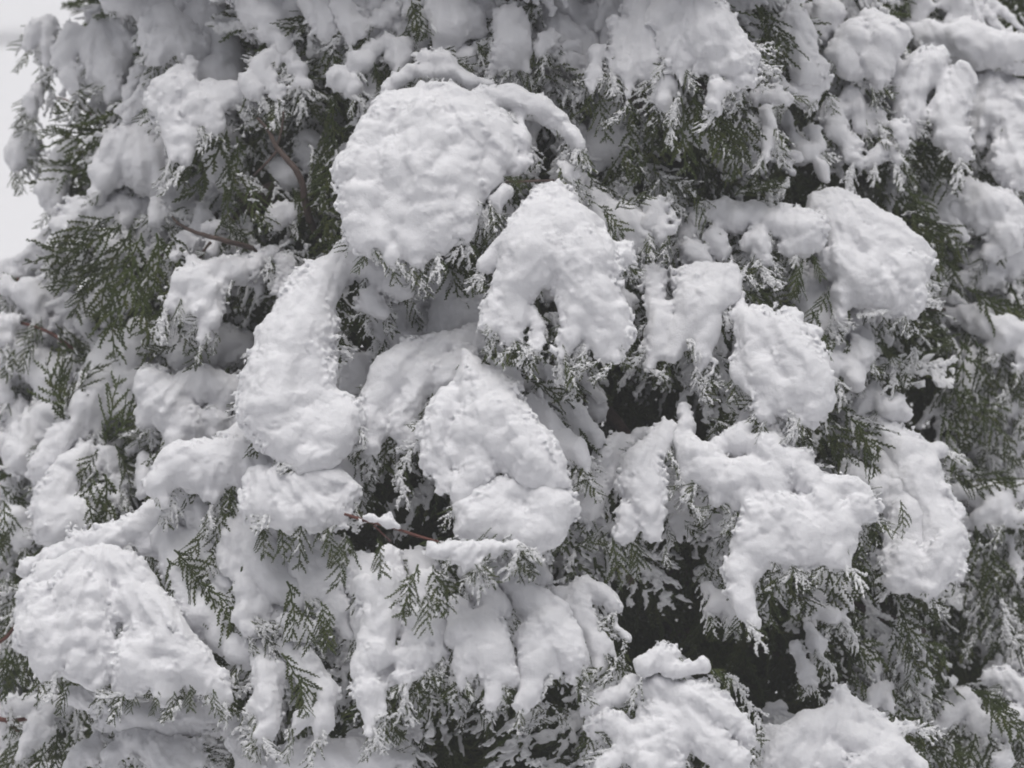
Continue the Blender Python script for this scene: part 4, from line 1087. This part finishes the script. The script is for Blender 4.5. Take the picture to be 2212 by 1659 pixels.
SRC_LEAF, SRC_DUST = {}, {}
for k, (M, du) in enumerate(PLACED[:300]):
    f = k % len(FRONDS)
    me, dusts, _ = FRONDS[f]
    o = new_obj('foliage_spray', me, parent=TREE)
    M = M.copy(); M[:3, 3] -= TREE_LOC
    o.matrix_local = Matrix(M.tolist())
    SRC_LEAF.setdefault(f, o)
    if du:
        SRC_DUST.setdefault((f, du), new_obj('snow_dusting', dusts[du - 1], parent=o))
        if SRC_DUST[(f, du)].parent is not o:
            new_obj('snow_dusting', dusts[du - 1], parent=o)
for M, du in PLACED[300:]:
    MASS.append((M, du, False))
for f in range(len(FRONDS)):                    # every kind of dusting has one spray that wears it
    for du in (1, 2, 3):
        if (f, du) not in SRC_DUST:
            M, lvl, deep = next(m for m in MASS if m[1] == du)
            MASS.pop(next(i for i, m in enumerate(MASS) if m[0] is M))
            o = new_obj('foliage_spray', FRONDS[f][0], parent=TREE)
            M = M.copy(); M[:3, 3] -= TREE_LOC
            o.matrix_local = Matrix(M.tolist())
            SRC_DUST[(f, du)] = new_obj('snow_dusting', FRONDS[f][1][du - 1], parent=o)
SRC_FILL = []
for i, M in enumerate(FILLED[-len(FILL):]):
    M = M.copy(); M[:3, 3] -= TREE_LOC
    o = new_obj('settled_snow', quad_mesh('settled_snow', *FILL[i], M_SNOW), parent=TREE)
    o.matrix_local = Matrix(M.tolist())
    SRC_FILL.append(o)
FILLED = FILLED[:-len(FILL)]


def instanced_mass(name, sources, items):
    """One uncountable mass: points that carry copies of the source shapes (position, turn, size, which)."""
    me = bpy.data.meshes.new(name)
    n = len(items)
    me.vertices.add(n)
    co, rot, scl, idx = [], [], [], []
    for M, i in items:
        sc = float(np.linalg.norm(M[:3, 1]))
        co.append(M[:3, 3] - TREE_LOC)
        rot.append(Matrix((M[:3, :3] / sc).tolist()).to_euler())
        scl.append(sc); idx.append(i)
    me.vertices.foreach_set('co', np.asarray(co, np.float32).ravel())
    me.attributes.new('turn', 'FLOAT_VECTOR', 'POINT').data.foreach_set('vector', np.asarray(rot, np.float32).ravel())
    me.attributes.new('size', 'FLOAT', 'POINT').data.foreach_set('value', np.asarray(scl, np.float32))
    me.attributes.new('which', 'INT', 'POINT').data.foreach_set('value', np.asarray(idx, np.int32))
    o = new_obj(name, me, parent=TREE)
    o['kind'] = 'stuff'
    ng = bpy.data.node_groups.new(name, 'GeometryNodeTree')
    ng.interface.new_socket('Geometry', in_out='INPUT', socket_type='NodeSocketGeometry')
    ng.interface.new_socket('Geometry', in_out='OUTPUT', socket_type='NodeSocketGeometry')
    N, Lk = ng.nodes, ng.links
    gi, go = N.new('NodeGroupInput'), N.new('NodeGroupOutput')
    join = N.new('GeometryNodeJoinGeometry')
    for s in reversed(sources):                  # multi-input sockets read last link first
        oi = N.new('GeometryNodeObjectInfo')
        oi.transform_space = 'ORIGINAL'
        oi.inputs['Object'].default_value = s
        oi.inputs['As Instance'].default_value = True
        Lk.new(oi.outputs['Geometry'], join.inputs[0])
    ip = N.new('GeometryNodeInstanceOnPoints')

    def attr(nm, t):
        a = N.new('GeometryNodeInputNamedAttribute')
        a.data_type = t
        a.inputs['Name'].default_value = nm
        return a.outputs['Attribute']

    e2r = N.new('FunctionNodeEulerToRotation')
    Lk.new(attr('turn', 'FLOAT_VECTOR'), e2r.inputs[0])
    Lk.new(gi.outputs[0], ip.inputs['Points'])
    Lk.new(join.outputs[0], ip.inputs['Instance'])
    ip.inputs['Pick Instance'].default_value = True
    Lk.new(attr('which', 'INT'), ip.inputs['Instance Index'])
    Lk.new(e2r.outputs[0], ip.inputs['Rotation'])
    Lk.new(attr('size', 'FLOAT'), ip.inputs['Scale'])
    Lk.new(ip.outputs[0], go.inputs[0])
    md = o.modifiers.new(name, 'NODES')
    md.node_group = ng
    return o


nF = len(FRONDS)
instanced_mass('inner_foliage', [SRC_LEAF[f] for f in range(nF)], [(M, i % nF) for i, (M, du, deep) in enumerate(MASS)])
instanced_mass('fine_snow', [SRC_DUST[(f, du)] for f in range(nF) for du in (1, 2, 3)], [(M, (i % nF) * 3 + du - 1) for i, (M, du, deep) in enumerate(MASS) if du])
instanced_mass('settled_snow', SRC_FILL, [(M, i % len(SRC_FILL)) for i, M in enumerate(FILLED)])

# ------------------------------------------------------------------ snowy air
def haze():
    m = bpy.data.materials.new('snowy_air')
    m.use_nodes = True
    nt = m.node_tree
    nt.nodes.remove(nt.nodes['Principled BSDF'])
    v = nt.nodes.new('ShaderNodeVolumePrincipled')
    v.inputs['Color'].default_value = (0.93, 0.93, 0.95, 1)
    v.inputs['Density'].default_value = 0.0125
    nt.links.new(v.outputs['Volume'], nt.nodes['Material Output'].inputs['Volume'])
    x, y0, y1, z0, z1 = 170, -14, 260, -1.4, 4.2
    V = np.array([(a, b, c) for a in (-x, x) for b in (y0, y1) for c in (z0, z1)])
    q = np.array([(0, 1, 3, 2), (4, 6, 7, 5), (0, 4, 5, 1), (2, 3, 7, 6), (0, 2, 6, 4), (1, 5, 7, 3)])
    me = bpy.data.meshes.new('haze')
    fill_mesh(me, V, q.ravel(), np.full(6, 4), smooth=False)
    me.materials.append(m)
    tag(new_obj('haze', me), 'thin white haze of snowfall in the air', kind='stuff')


haze()


# ------------------------------------------------------------------ flakes in the air
def falling_snow():
    r = random.Random(41)
    VV, FF = [], []
    ico = [(0, 0, 1), (0, 0, -1), (1, 0, 0), (-1, 0, 0), (0, 1, 0), (0, -1, 0)]
    tri = [(0, 2, 4), (0, 4, 3), (0, 3, 5), (0, 5, 2), (1, 4, 2), (1, 3, 4), (1, 5, 3), (1, 2, 5)]
    for i in range(150):
        d = r.uniform(2.2, 5.75) if i % 3 else r.uniform(5.0, 5.8)
        p = world_pt(r.uniform(-100, 2300), r.uniform(-100, 1760), d)
        sz = r.uniform(.0007, .0016)
        b = len(VV)
        for k in range(2):
            o = np.array([r.uniform(-1, 1) for _ in range(3)]) * sz
            bb = len(VV)
            for v in ico:
                VV.append(p + o + np.array(v) * sz * r.uniform(.5, 1.1))
            FF += [(a + bb, c + bb, e + bb) for a, c, e in tri]
    me = bpy.data.meshes.new('falling_snow')
    fill_mesh(me, np.array(VV), np.array(FF).ravel(), np.full(len(FF), 3))
    me.materials.append(M_DUST)
    tag(new_obj('falling_snow', me), 'tiny snowflakes drifting through the air in front of the tree', kind='stuff')


falling_snow()
